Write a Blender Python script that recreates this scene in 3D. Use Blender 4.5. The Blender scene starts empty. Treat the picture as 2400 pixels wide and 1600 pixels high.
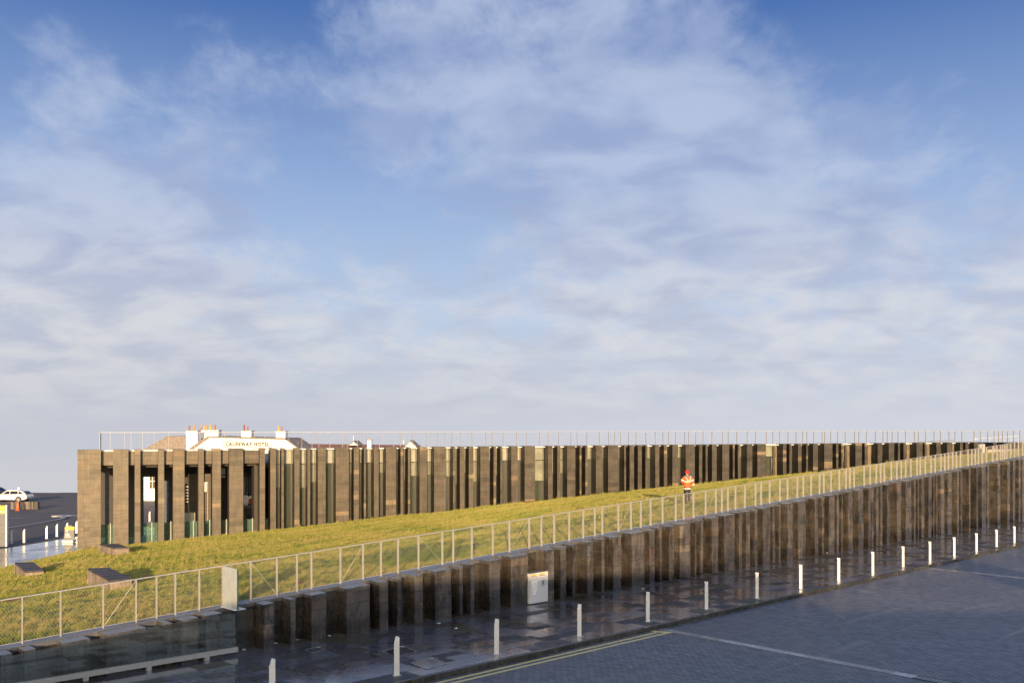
import bpy, bmesh, math, random
import numpy as np
from mathutils import Vector, Matrix, noise
rnd = random.Random(7)
R = math.radians
scene = bpy.context.scene
C = scene.collection

# ------------------------------------------------------------------ camera
F, CX, HY, H = 2200.0, 1200.0, 1001.0, 6.0          # focal length, principal column, eye level in photo pixels; eye height in metres
cam_d = bpy.data.cameras.new('camera'); cam = bpy.data.objects.new('camera', cam_d); C.objects.link(cam)
cam.location = (0, 0, H); cam.rotation_euler = (R(90), 0, 0)
cam_d.sensor_width = 36; cam_d.lens = 33.0; cam_d.shift_y = (HY - 800) / 2400
cam_d.clip_start = 0.1; cam_d.clip_end = 60000
scene.camera = cam

# ------------------------------------------------------------------ light
SUN_EL, SUN_AZ = R(8.6), math.atan2(0.025, -1.0)
sun_d = bpy.data.lights.new('sun', 'SUN'); sun = bpy.data.objects.new('sun', sun_d); C.objects.link(sun)
to_sun = Vector((0.025 * math.cos(SUN_EL), -math.cos(SUN_EL), math.sin(SUN_EL))).normalized()
sun.rotation_euler = to_sun.to_track_quat('Z', 'Y').to_euler(); sun.location = (0, -40, 40)
sun_d.energy = 3.3; sun_d.angle = R(0.55); sun_d.color = (1.0, 0.72, 0.42)

scene.view_settings.view_transform = 'Standard'; scene.view_settings.look = 'None'
scene.view_settings.gamma = 1; scene.view_settings.use_curve_mapping = False
scene.view_settings.exposure = 1.1
scene.render.engine = 'CYCLES'

class NT:
    def __init__(s, tree): s.t = tree; s.n = tree.nodes; s.l = tree.links
    def new(s, typ, **kw):
        nd = s.n.new(typ)
        for k, v in kw.items(): setattr(nd, k, v)
        return nd
    def put(s, a, sock):
        if hasattr(a, 'is_output'): s.l.new(a, sock)
        elif a is not None:
            try: sock.default_value = a
            except (TypeError, ValueError): sock.default_value = (*a, 1.0)
    def math(s, op, a, b=None, c=None, clamp=False):
        nd = s.new('ShaderNodeMath', operation=op, use_clamp=clamp)
        s.put(a, nd.inputs[0]); s.put(b, nd.inputs[1]); s.put(c, nd.inputs[2])
        return nd.outputs[0]
    def vec(s, op, a, b=None):
        nd = s.new('ShaderNodeVectorMath', operation=op)
        s.put(a, nd.inputs[0]); s.put(b, nd.inputs[1])
        return nd.outputs['Value'] if op in ('DOT_PRODUCT', 'LENGTH') else nd.outputs['Vector']
    def ramp(s, x, lo, hi, a=0.0, b=1.0, smooth=True):
        nd = s.new('ShaderNodeMapRange'); nd.interpolation_type = 'SMOOTHSTEP' if smooth else 'LINEAR'
        s.put(x, nd.inputs[0]); s.put(lo, nd.inputs[1]); s.put(hi, nd.inputs[2]); s.put(a, nd.inputs[3]); s.put(b, nd.inputs[4])
        return nd.outputs[0]
    def mix(s, f, a, b, mode='MIX'):
        nd = s.new('ShaderNodeMix', data_type='RGBA', blend_type=mode)
        s.put(f, nd.inputs[0]); s.put(a, nd.inputs[6]); s.put(b, nd.inputs[7])
        return nd.outputs[2]
    def noise(s, vec, scale, detail=4, rough=0.55, dist=0.0, lac=2.0):
        nd = s.new('ShaderNodeTexNoise')
        s.put(vec, nd.inputs['Vector']); nd.inputs['Scale'].default_value = scale; nd.inputs['Detail'].default_value = detail
        nd.inputs['Roughness'].default_value = rough; nd.inputs['Distortion'].default_value = dist; nd.inputs['Lacunarity'].default_value = lac
        return nd.outputs['Fac']
    def comb(s, x, y, z):
        nd = s.new('ShaderNodeCombineXYZ'); s.put(x, nd.inputs[0]); s.put(y, nd.inputs[1]); s.put(z, nd.inputs[2]); return nd.outputs[0]
    def sep(s, v):
        nd = s.new('ShaderNodeSeparateXYZ'); s.put(v, nd.inputs[0]); return nd.outputs

# ------------------------------------------------------------------ sky
world = bpy.data.worlds.new('World'); scene.world = world; world.use_nodes = True
w = NT(world.node_tree); w.n.clear()
SKY = 0.15
sky = w.new('ShaderNodeTexSky'); sky.sky_type = 'NISHITA'; sky.sun_disc = False
sky.sun_elevation = SUN_EL; sky.sun_rotation = R(180) - 0.025
sky.altitude = 30; sky.air_density = 1.0; sky.dust_density = 2.4; sky.ozone_density = 1.6
tc = w.new('ShaderNodeTexCoord'); D = tc.outputs['Generated']
dx, dy, dz = w.sep(D)
up = w.math('MAXIMUM', dz, 0.0)
inv = w.math('DIVIDE', 1.0, w.math('ADD', up, 0.30))
P = w.comb(w.math('MULTIPLY', w.math('MULTIPLY', dx, 1.55), inv), w.math('MULTIPLY', dy, inv), 0.0)
def rot(v, a, sx, sy):
    nd = w.new('ShaderNodeMapping'); w.put(v, nd.inputs[0]); nd.inputs['Rotation'].default_value = (0, 0, R(a)); nd.inputs['Scale'].default_value = (sx, sy, 1)
    return nd.outputs[0]
big = w.noise(rot(P, 20, 0.9, 1.0), 1.7, 4, 0.5, 0.3)
mid = w.noise(rot(P, 28, 1.0, 1.1), 5.6, 8, 0.58, 0.40)
fin = w.noise(rot(P, 35, 1.0, 1.1), 16.0, 8, 0.64, 0.45)
fb = w.math('ADD', w.math('ADD', w.math('MULTIPLY', big, 0.30), w.math('MULTIPLY', mid, 0.46)), w.math('MULTIPLY', fin, 0.24))
def lobe(px, py, rad, wgt, soft=1.0):
    d = Vector(((px - CX) / F, 1.0, (HY - py) / F)).normalized()
    dot = w.vec('DOT_PRODUCT', D, tuple(d))
    a = rad / F
    return w.ramp(dot, math.cos(a * 1.0), math.cos(a * 0.1), 0.0, wgt)
LOBES = [(1250, 170, 500, .13), (1000, 120, 320, .08), (1560, 280, 420, .12), (1850, 330, 360, .10), (1400, 430, 380, .07), (1750, 560, 480, .09), (2150, 560, 460, .11), (2300, 400, 300, .06),
         (60, 640, 360, .12), (330, 720, 400, .12), (650, 690, 300, .06), (1250, 830, 420, .06), (310, 290, 190, .12), (470, 120, 140, .11), (600, 240, 190, .12), (80, 400, 220, .09), (520, 385, 140, .11), (250, 470, 240, .07), (160, 175, 130, .12), (420, 480, 140, .05), (900, 290, 160, .06),
         (170, 20, 460, -.13), (700, 40, 260, -.04), (2330, 40, 560, -.14), (1950, 20, 280, -.07), (760, 440, 270, -.05), (1050, 480, 220, -.04), (1130, 660, 220, -.06), (2000, 790, 300, -.05)]
bias = None
for l in LOBES:
    o = lobe(*l); bias = o if bias is None else w.math('ADD', bias, o)
low = w.ramp(up, 0.26, 0.04, 0.0, 0.12)
field = w.math('ADD', w.math('ADD', fb, bias), low)
mask = w.ramp(field, 0.45, 0.78, 0.0, 0.88)
shade = w.noise(rot(P, 20, 0.8, 1.5), 3.6, 6, 0.52, 0.3)
lit = w.ramp(shade, 0.34, 0.64)
E = 1.0 / SKY
def lin(r, g, b, k=1.0):
    f = lambda c: (c / 255 / 12.92 if c / 255 < .04045 else ((c / 255 + .055) / 1.055) ** 2.4)
    return (f(r) * k, f(g) * k, f(b) * k)
EXPK = E / (2 ** scene.view_settings.exposure)
c_hi = w.mix(lit, lin(155, 172, 210, EXPK), lin(184, 198, 225, EXPK))
c_lo = w.mix(lit, lin(186, 192, 210, EXPK), lin(222, 221, 224, EXPK))
ccol = w.mix(w.ramp(up, 0.27, 0.08), c_hi, c_lo)
g1 = w.mix(w.ramp(up, 0.0, 0.11, 0, 1, False), lin(205, 209, 219, EXPK), lin(182, 203, 233, EXPK))
g2 = w.mix(w.ramp(up, 0.11, 0.24, 0, 1, False), g1, lin(146, 173, 217, EXPK))
grad = w.mix(w.ramp(up, 0.24, 0.41, 0, 1, False), g2, lin(66, 106, 173, EXPK))
skyc = w.mix(0.97, sky.outputs[0], grad)
haze = w.math('POWER', 2.718, w.math('MULTIPLY', up, -16.0))
hazecol = w.mix(w.ramp(dx, -0.5, 0.5), lin(197, 200, 210, EXPK), lin(209, 213, 224, EXPK))
fogcol = w.mix(w.ramp(dz, -0.01, -0.05), hazecol, lin(205, 205, 211, EXPK))
front = w.ramp(dy, -0.35, 0.1)
skyc = w.mix(front, sky.outputs[0], skyc)
col = w.mix(mask, skyc, ccol)
col = w.mix(w.math('MULTIPLY', haze, w.math('MULTIPLY', 0.92, w.math('ADD', w.math('MULTIPLY', front, .6), .4))), col, fogcol)
bg = w.new('ShaderNodeBackground'); w.l.new(col, bg.inputs[0]); bg.inputs[1].default_value = SKY
wo = w.new('ShaderNodeOutputWorld'); w.l.new(bg.outputs[0], wo.inputs[0])

# ------------------------------------------------------------------ frames of reference
DW = Vector((0.7134, 0.7006, 0)); NW = Vector((0.7006, -0.7134, 0)); P0 = Vector((-7.29, 24.9, 0))       # front retaining wall
DB = Vector((0.918, 0.3965, 0)); NB = Vector((0.3965, -0.918, 0)); B0 = Vector((-27.76, 60.0, 0))        # long facade
PS, TS = -0.0136, 0.041                                                                               # falls of pavement and wall top per metre
def zp(s): return PS * s
def zt(s): return 1.16 + TS * s
def Wp(s, n, z): v = P0 + DW * s + NW * n; return Vector((v.x, v.y, z))
def Bp(s, n, z): v = B0 + DB * s + NB * n; return Vector((v.x, v.y, z))
def along(px, o, d, nrm, n):
    k = (px - CX) / F; q = o + nrm * n
    return (k * q.y - q.x) / (d.x - k * d.y)
def sw(px, n=0.0): return along(px, P0, DW, NW, n)
def sb(px, n=0.0): return along(px, B0, DB, NB, n)
def at_z(px, py, z):
    Y = F * (H - z) / (py - HY); return Vector(((px - CX) / F * Y, Y, z))
def at_y(px, py, Y): return Vector(((px - CX) / F * Y, Y, H - (py - HY) * Y / F))
ZCOL = 4.56                                                # top of the facade columns

# ------------------------------------------------------------------ object helpers
class MB:
    def __init__(s): s.v = []; s.f = []; s.c = []; s.m = []
    def add(s, vs, fs, col=(1, 1, 1, .5), mi=0):
        b = len(s.v); s.v += [tuple(v) for v in vs]; s.c += [col] * len(vs)
        s.f += [tuple(b + i for i in f) for f in fs]; s.m += [mi] * len(fs); return s
    def hexa(s, p, col=(1, 1, 1, .5), mi=0, wet=None):     # p: 4 bottom corners then 4 top corners, same order (counter-clockwise from above)
        if wet is not None:      # own left face, glossier, its side shade put into the tone by this factor
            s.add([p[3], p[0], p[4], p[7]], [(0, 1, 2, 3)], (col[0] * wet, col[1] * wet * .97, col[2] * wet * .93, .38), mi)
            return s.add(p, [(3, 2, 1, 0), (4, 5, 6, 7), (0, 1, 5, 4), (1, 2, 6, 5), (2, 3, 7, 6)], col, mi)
        return s.add(p, [(3, 2, 1, 0), (4, 5, 6, 7), (0, 1, 5, 4), (1, 2, 6, 5), (2, 3, 7, 6), (3, 0, 4, 7)], col, mi)
    def box(s, o, a, b, c, col=(1, 1, 1, .5), mi=0):   # corner + three edge vectors (right handed)
        o, a, b, c = map(Vector, (o, a, b, c))
        if a.cross(b).dot(c) < 0: a, b = b, a
        return s.hexa([o, o + a, o + a + b, o + b, o + c, o + a + c, o + a + b + c, o + b + c], col, mi)
    def cbox(s, ctr, size, rz=0.0, col=(1, 1, 1, .5), mi=0):  # centre of base
        ca, sa = math.cos(rz), math.sin(rz); ax, ay = Vector((ca, sa, 0)), Vector((-sa, ca, 0)); x, y, z = size
        return s.box(Vector(ctr) - ax * x / 2 - ay * y / 2, ax * x, ay * y, (0, 0, z), col, mi)
    def prism(s, pts, ext, col=(1, 1, 1, .5), mi=0):
        n = len(pts); e = Vector(ext); a = [Vector(p) for p in pts]
        return s.add(a + [p + e for p in a], [tuple(range(n))[::-1], tuple(range(n, 2 * n))] + [(i, (i + 1) % n, n + (i + 1) % n, n + i) for i in range(n)], col, mi)
    def tube(s, pts, r, n=6, col=(1, 1, 1, .5), mi=0, cap=True):
        pts = [Vector(p) for p in pts]; rs = r if isinstance(r, (list, tuple)) else [r] * len(pts); vs = []; fs = []
        for i, p in enumerate(pts):
            t = (pts[min(i + 1, len(pts) - 1)] - pts[max(i - 1, 0)]).normalized()
            u = t.cross(Vector((0, 0, 1)) if abs(t.z) < .95 else Vector((1, 0, 0))).normalized(); q = u.cross(t)
            vs += [p + (u * math.cos(2 * math.pi * k / n) + q * math.sin(2 * math.pi * k / n)) * rs[i] for k in range(n)]
        for i in range(len(pts) - 1):
            fs += [(i * n + k, i * n + (k + 1) % n, (i + 1) * n + (k + 1) % n, (i + 1) * n + k) for k in range(n)]
        if cap: fs += [tuple(range(n))[::-1], tuple((len(pts) - 1) * n + k for k in range(n))]
        return s.add(vs, fs, col, mi)
    def lathe(s, o, prof, n=16, col=(1, 1, 1, .5), mi=0):   # prof: (radius, z)
        o = Vector(o); vs = []; fs = []
        for r_, z in prof: vs += [o + Vector((r_ * math.cos(2 * math.pi * k / n), r_ * math.sin(2 * math.pi * k / n), z)) for k in range(n)]
        for i in range(len(prof) - 1): fs += [(i * n + k, i * n + (k + 1) % n, (i + 1) * n + (k + 1) % n, (i + 1) * n + k) for k in range(n)]
        fs += [tuple(range(n))[::-1], tuple((len(prof) - 1) * n + k for k in range(n))]
        return s.add(vs, fs, col, mi)
    def build(s, name, mats, parent=None, smooth=False, bevel=0.0):
        me = bpy.data.meshes.new(name); V = np.array(s.v, dtype=np.float64)
        base = Vector(((V[:, 0].min() + V[:, 0].max()) / 2, (V[:, 1].min() + V[:, 1].max()) / 2, V[:, 2].min()))
        me.from_pydata((V - np.array(base)).tolist(), [], s.f)
        at = me.color_attributes.new('tone', 'FLOAT_COLOR', 'POINT'); at.data.foreach_set('color', np.array(s.c, dtype=np.float32).ravel())
        for m in (mats if isinstance(mats, (list, tuple)) else [mats]): me.materials.append(m)
        if len(me.materials) > 1: me.polygons.foreach_set('material_index', s.m)
        if smooth: me.polygons.foreach_set('use_smooth', [True] * len(me.polygons))
        return place(name, me, base, parent, bevel)
WLOC = {}
def place(name, data, loc, parent=None, bevel=0.0):
    o = bpy.data.objects.new(name, data); C.objects.link(o)
    WLOC[o.name] = Vector(loc)
    if parent is not None: o.parent = parent; o.location = Vector(loc) - WLOC[parent.name]
    else: o.location = loc
    if bevel:
        b = o.modifiers.new('edge', 'BEVEL'); b.width = bevel; b.segments = 2; b.limit_method = 'ANGLE'
    return o
def thing(name, loc, label, cat, group=None):
    return tag(place(name, None, loc), label, cat, group)
def tag(o, label, cat, group=None):
    o['label'] = label; o['category'] = cat
    if group: o['group'] = group
    return o
def struct(o, label=None):
    o['kind'] = 'structure'
    if label: o['label'] = label
    return o
def stuff(o, label=None):
    o['kind'] = 'stuff'
    if label: o['label'] = label
    return o
def clone(o, parent, loc):
    c = o.copy(); C.objects.link(c); WLOC[c.name] = Vector(loc); c.parent = parent
    c.location = Vector(loc) - (WLOC[parent.name] if parent else Vector()); return c
ORD = 'first second third fourth fifth sixth seventh eighth ninth tenth eleventh twelfth thirteenth fourteenth fifteenth sixteenth seventeenth eighteenth nineteenth twentieth'.split()

# ------------------------------------------------------------------ materials
def mat(name, fn):
    m = bpy.data.materials.new(name); m.use_nodes = True; t = NT(m.node_tree); t.n.clear()
    b = t.new('ShaderNodeBsdfPrincipled'); o = t.new('ShaderNodeOutputMaterial'); t.l.new(b.outputs[0], o.inputs[0])
    fn(t, b, o); return m
def plain(name, col, rough=0.5, metal=0.0, nscale=6.0, namp=0.12, bump=0.0, **kw):
    def fn(t, b, o):
        pos = t.new('ShaderNodeNewGeometry').outputs['Position']
        n = t.noise(pos, nscale, 6, 0.6)
        k = t.ramp(n, 0.25, 0.75, 1 - namp, 1 + namp)
        c = t.mix(1.0, (*col, 1), t.comb(k, k, k), 'MULTIPLY')
        t.l.new(c, b.inputs['Base Color'])
        t.put(t.ramp(n, 0.2, 0.8, max(rough - .08, .02), min(rough + .08, 1)), b.inputs['Roughness']); b.inputs['Metallic'].default_value = metal
        if bump:
            bp = t.new('ShaderNodeBump'); bp.inputs['Strength'].default_value = bump; bp.inputs['Distance'].default_value = .01
            t.l.new(t.noise(pos, nscale * 9, 5, .6), bp.inputs['Height']); t.l.new(bp.outputs[0], b.inputs['Normal'])
        for k_, v in kw.items(): b.inputs[k_.replace('_', ' ')].default_value = v
    return mat(name, fn)
def stone(name, streak=0.35, bump=0.5, rough0=0.45, rough1=0.7, wet=0.0, damp_shade=False):
    def fn(t, b, o):
        a = t.new('ShaderNodeAttribute', attribute_name='tone'); pos = t.new('ShaderNodeNewGeometry').outputs['Position']
        x, y, z = t.sep(pos)
        n1 = t.noise(pos, 1.7, 6, 0.62); n2 = t.noise(t.comb(t.math('MULTIPLY', x, 9), t.math('MULTIPLY', y, 9), t.math('MULTIPLY', z, .55)), 1.0, 5, .6)
        n3 = t.noise(pos, 38, 4, .6); n4 = t.noise(t.comb(x, y, t.math('MULTIPLY', z, 16)), 1.4, 4, .6)
        k = t.math('MULTIPLY', t.ramp(n1, .25, .75, .72, 1.25), t.ramp(n2, .3, .7, 1 - streak, 1 + streak * .6))
        k = t.math('MULTIPLY', k, t.ramp(n3, .25, .75, .82, 1.16)); k = t.math('MULTIPLY', k, t.ramp(n4, .3, .7, .84, 1.14))
        c = t.mix(1.0, a.outputs['Color'], t.comb(k, k, k), 'MULTIPLY')
        r_ = t.math('MULTIPLY', t.ramp(n1, .3, .7, rough0, rough1), t.math('MULTIPLY', a.outputs['Alpha'], 2.0))
        if wet:
            wn = t.ramp(t.math('ADD', t.noise(t.comb(t.math('MULTIPLY', x, 2.2), t.math('MULTIPLY', y, 2.2), t.math('MULTIPLY', z, .8)), 1.0, 5, .65), 0.0), .50, .60, 0, wet)
            c = t.mix(wn, c, t.mix(1.0, c, (.42, .42, .45, 1), 'MULTIPLY')); r_ = t.math('SUBTRACT', r_, t.math('MULTIPLY', wn, .2))
        if damp_shade:      # wall foot: rain damp and painted shade together darken the tone, ragged upper edge
            hgt = t.math('SUBTRACT', z, t.math('MULTIPLY', t.math('SUBTRACT', t.vec('DOT_PRODUCT', pos, tuple(DW)), P0.dot(DW)), PS))
            dn = t.noise(t.comb(t.math('MULTIPLY', x, 1.1), t.math('MULTIPLY', y, 1.1), t.math('MULTIPLY', z, .5)), 1.0, 5, .65)
            dm = t.ramp(t.math('ADD', hgt, t.math('MULTIPLY', t.math('SUBTRACT', dn, .5), 1.7)), .75, .30, 0, 1)
            c = t.mix(dm, c, t.mix(1.0, c, (.50, .50, .54, 1), 'MULTIPLY')); r_ = t.math('MULTIPLY', r_, t.ramp(dm, 0, 1, 1, .65, False))
        t.l.new(c, b.inputs['Base Color']); t.l.new(r_, b.inputs['Roughness'])
        bp = t.new('ShaderNodeBump'); bp.inputs['Strength'].default_value = bump; bp.inputs['Distance'].default_value = .012
        t.l.new(t.math('ADD', n3, t.math('MULTIPLY', n4, .8)), bp.inputs['Height']); t.l.new(bp.outputs[0], b.inputs['Normal'])
    return mat(name, fn)
M = {}
M['facade_stone'] = stone('facade_stone', .18, .35)
M['wall_stone'] = stone('wall_stone', .30, .28, .24, .45, .7, True)
M['joint'] = plain('joint', (.028, .025, .023), .9)
def paving(name, rmul=1.0):
    def fn(t, b, o):
        a = t.new('ShaderNodeAttribute', attribute_name='tone'); pos = t.new('ShaderNodeNewGeometry').outputs['Position']
        n1 = t.noise(pos, .55, 5, .6, .4); n2 = t.noise(pos, 7, 5, .6); n3 = t.noise(pos, 60, 3, .6)
        k = t.math('MULTIPLY', t.ramp(n2, .25, .75, .75, 1.22), t.ramp(n3, .3, .7, .88, 1.1))
        t.l.new(t.mix(1.0, a.outputs['Color'], t.comb(k, k, k), 'MULTIPLY'), b.inputs['Base Color'])
        r_ = t.math('MULTIPLY', a.outputs['Alpha'], t.ramp(n1, .35, .65, .6, 1.5))
        r_ = t.math('ADD', r_, t.ramp(n2, .3, .7, -.04, .06))
        t.l.new(t.math('MAXIMUM', t.math('MULTIPLY', r_, rmul), .09), b.inputs['Roughness'])
        t.l.new(t.ramp(a.outputs['Alpha'], .30, .38, 1.95, 1.45), b.inputs['IOR']); b.inputs['Coat IOR'].default_value = 1.42; t.l.new(t.ramp(a.outputs['Alpha'], .30, .38, 1.0, 0.05), b.inputs['Coat Weight'])
        t.l.new(t.math('MAXIMUM', t.math('MULTIPLY', r_, .62 * rmul), .05), b.inputs['Coat Roughness'])
        bp = t.new('ShaderNodeBump'); bp.inputs['Strength'].default_value = .10; bp.inputs['Distance'].default_value = .003
        t.l.new(t.math('ADD', n3, t.math('MULTIPLY', n2, 1.4)), bp.inputs['Height']); t.l.new(bp.outputs[0], b.inputs['Normal'])
    return mat(name, fn)
M['paving'] = paving('wet_paving')
M['steel'] = plain('brushed_steel', (.45, .435, .41), .5, .5, 9, .08)
M['satin'] = plain('satin_steel', (.80, .765, .70), .5, .1, 9, .05)
M['rail'] = plain('rail_steel', (.44, .41, .375), .55, .3, 9, .08)
M['white'] = plain('white_render', (.80, .78, .74), .7, 0, 2, .05, .2)
M['coping'] = plain('pale_coping', (.72, .70, .66), .5)
M['slate'] = plain('brown_roof', (.20, .165, .145), .75, 0, 3, .3, .4)
M['redroof'] = plain('red_roof', (.22, .095, .06), .75, 0, 3, .3, .4)
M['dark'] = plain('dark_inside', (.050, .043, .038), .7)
M['darkframe'] = plain('dark_frame', (.03, .03, .032), .4)
M['black'] = plain('black_rubber', (.02, .02, .02), .7)
# ------------------------------------------------------------------ sorting of pieces: the largest in view become objects, the rest one mesh
def px_of(p):
    p = Vector(p)
    if p.y < 1: return None
    return (CX + F * p.x / p.y, HY + F * (H - p.z) / p.y)
def score(mb):
    q = [px_of(v) for v in mb.v]
    if any(a is None for a in q): return 0
    xs = [a[0] for a in q]; ys = [a[1] for a in q]; cx_, cy_ = sum(xs) / len(xs), sum(ys) / len(ys)
    if not (-25 < cx_ < 2425 and cy_ < 1625): return 0
    return (max(xs) - min(xs)) * (max(ys) - min(ys))
def scatter_pieces(items, limit, name, mats, rest):
    """items: (MB, parent for its own object). rest(mb_list) joins what is past the limit."""
    order = sorted(range(len(items)), key=lambda i: -score(items[i][0]))
    top = set(order[:limit])
    for i in sorted(top): items[i][0].build(name, mats, items[i][1])
    rest([items[i] for i in range(len(items)) if i not in top])
def joined(mbs):
    o = MB()
    for m_ in mbs:
        b = len(o.v); o.v += m_.v; o.c += m_.c; o.f += [tuple(b + i for i in f) for f in m_.f]; o.m += m_.m
    return o
def jit(c, a=.12, r=rnd):
    k = 1 + r.uniform(-a, a); return tuple(max(0, x * k * (1 + r.uniform(-.03, .03))) for x in c)

# ================================================================== ground, sea, roads
M['soil'] = plain('soil', (.07, .075, .03), .9, 0, 1.5, .3, .5)
M['asphalt'] = plain('asphalt', (.098, .084, .080), .78, 0, .35, .22, .5)
g = MB(); xs = [-4000, -900, -300, -120, -60, -20, 20, 60, 120, 300, 900, 4000]
ys = [(-420, -160), (-300, -110), (-150, -45), (-75, -8), (-45, -4.4), (30, -4.0), (100, -3.9), (134.5, -3.75), (136, -5), (150, -24), (185, -62), (300, -75)]
for (y, z) in ys:
    for x in xs: g.v.append((x, y, z)); g.c.append((1, 1, 1, 1))
nx = len(xs)
for j in range(len(ys) - 1):
    for i in range(nx - 1): g.f.append((j * nx + i, j * nx + i + 1, (j + 1) * nx + i + 1, (j + 1) * nx + i)); g.m.append(0)
struct(g.build('ground', M['soil']))
# left-hand plaza strip: runs along the end of the lawn
PD = Vector((1.5, 6.3, 0)).normalized(); PN = Vector((-PD.y, PD.x, 0)); PO = Vector((-27.9, 59.6, 0)); ZPL = -2.1
def Pp(a, b, z): v = PO + PD * a + PN * b; return Vector((v.x, v.y, z))
PWID = 6.6
def zroad(y): return -2.22 - .0175 * max(y - 66, 0)
# car park / access road, sloping gently down to the cliff edge
r_ = MB(); ysr = [15, 40, 66, 90, 110, 133.5]; xsr = [-95, -60, -34.2, -27, 0, 60]
for y in ysr:
    for x in xsr: r_.v.append((x, y, zroad(y))); r_.c.append((1, 1, 1, 1))
for j in range(len(ysr) - 1):
    for i in range(len(xsr) - 1): r_.f.append((j * 6 + i, j * 6 + i + 1, j * 6 + i + 7, j * 6 + i + 6)); r_.m.append(0)
struct(r_.build('access_road', M['asphalt']))
# grassy rim at the cliff edge
def rim():
    m_ = MB(); n = 40
    for i in range(n + 1):
        x = -72 + i * 1.6; h = .12 + .5 * max(0, (x + 64) / 40) + .12 * noise.noise(Vector((x * .4, 3, 1)))
        m_.v += [(x, 131.8, zroad(131.8) - .1), (x, 133.2, zroad(133) + h * .6), (x, 134.4, zroad(134) + h * .5), (x, 136, -6)]; m_.c += [(1, 1, 1, 1)] * 4
    for i in range(n):
        for k in range(3): m_.f.append((i * 4 + k, i * 4 + 4 + k, i * 4 + 5 + k, i * 4 + 1 + k)); m_.m.append(0)
    o = m_.build('cliff_edge_bank', plain('rough_bank', (.075, .062, .035), .9, 0, 2, .3, .6), smooth=True); struct(o)
rim()

plaza = MB(); plaza.box(Pp(-46, 0, ZPL - .35), PD * 62, PN * PWID, (0, 0, .335), (.03, .03, .03, .5))
PL = struct(plaza.build('plaza_paving', M['joint']))
its = []
b = 0.0
while b < PWID - .2:
    wd = .6; a = -46 + rnd.uniform(-.6, 0)
    while a < 15.5:
        ln = 1.0
        c = jit((.15, .14, .135), .25); its.append((MB().box(Pp(a + .006, b + .006, ZPL - .03), PD * (ln - .022), PN * (min(wd, PWID - b) - .022), (0, 0, .03 + rnd.uniform(-.002, .002)), (*c, rnd.uniform(.16, .30))), PL))
        a += ln
    b += wd
scatter_pieces(its, 260, 'tile', M['paving'], lambda r: stuff(joined([i[0] for i in r]).build('tiles', M['paving'], PL)))

# ------------------------------------------------------------------ pavement, kerb and block-paved road in front of the long wall
SW0, SW1 = -18.0, 92.0; NK = 5.05
def strip(n0, n1, dz, s0=SW0, s1=SW1): return [Wp(s0, n1, zp(s0) + dz), Wp(s1, n1, zp(s1) + dz), Wp(s1, n0, zp(s1) + dz), Wp(s0, n0, zp(s0) + dz)]
def wbox(mb, s0, s1, n0, n1, f0, f1, col=(1, 1, 1, .5), mi=0, wet=None):
    """box in wall frame, n0<n1; f0,f1 give bottom and top height as functions of s"""
    return mb.hexa([Wp(s0, n1, f0(s0)), Wp(s1, n1, f0(s1)), Wp(s1, n0, f0(s1)), Wp(s0, n0, f0(s0)),
                    Wp(s0, n1, f1(s0)), Wp(s1, n1, f1(s1)), Wp(s1, n0, f1(s1)), Wp(s0, n0, f1(s0))], col, mi, wet)
base = wbox(MB(), SW0, SW1, -.52, NK, lambda s: zp(s) - .4, lambda s: zp(s) - .022)
PV = struct(base.build('pavement', M['joint']))
its = []; n = -.52
while n < NK - .05:
    wd = min(rnd.choice([.36, .45, .45, .54]), NK - n)
    if NK - n - wd < .15: wd = NK - n
    s = SW0 + rnd.uniform(0, .5)
    while s < SW1:
        ln = rnd.choice([.45, .6, .75, .9, 1.1])
        u = rnd.random()
        if u < .15: c, ro = jit((.070, .062, .040), .3), rnd.uniform(.42, .6)
        elif u < .33: c, ro = jit((.060, .048, .040), .25), rnd.uniform(.33, .46)
        else: c, ro = jit((.085, .088, .104), .2), rnd.uniform(.20, .30)
        dz = rnd.uniform(-.0025, .0025)
        its.append((wbox(MB(), s + .004, s + ln - .004, n + .004, n + wd - .004, lambda q: zp(q) - .03, lambda q, dz=dz: zp(q) + dz, (*c, ro)), PV))
        s += ln
    n += wd
scatter_pieces(its, 300, 'slab', M['paving'], lambda r: stuff(joined([i[0] for i in r]).build('slabs', M['paving'], PV)))
M['kerb'] = stone('kerb_stone', .4, .5, .3, .6)
KB = struct(wbox(MB(), SW0, SW1, NK + .02, NK + .13, lambda s: zp(s) - .4, lambda s: zp(s) - .03).build('kerb', M['joint']))
its = []; s = SW0
while s < SW1:
    ln = rnd.uniform(.85, 1.0); c = jit((.050, .047, .038), .25)
    its.append((wbox(MB(), s + .004, s + ln - .004, NK + .006, NK + .15, lambda q: zp(q) - .3, lambda q: zp(q) + .002, (*c, .3)), KB)); s += ln
scatter_pieces(its, 110, 'kerbstone', M['kerb'], lambda r: stuff(joined([i[0] for i in r]).build('kerbstones', M['kerb'], KB)) if r else None)

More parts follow.
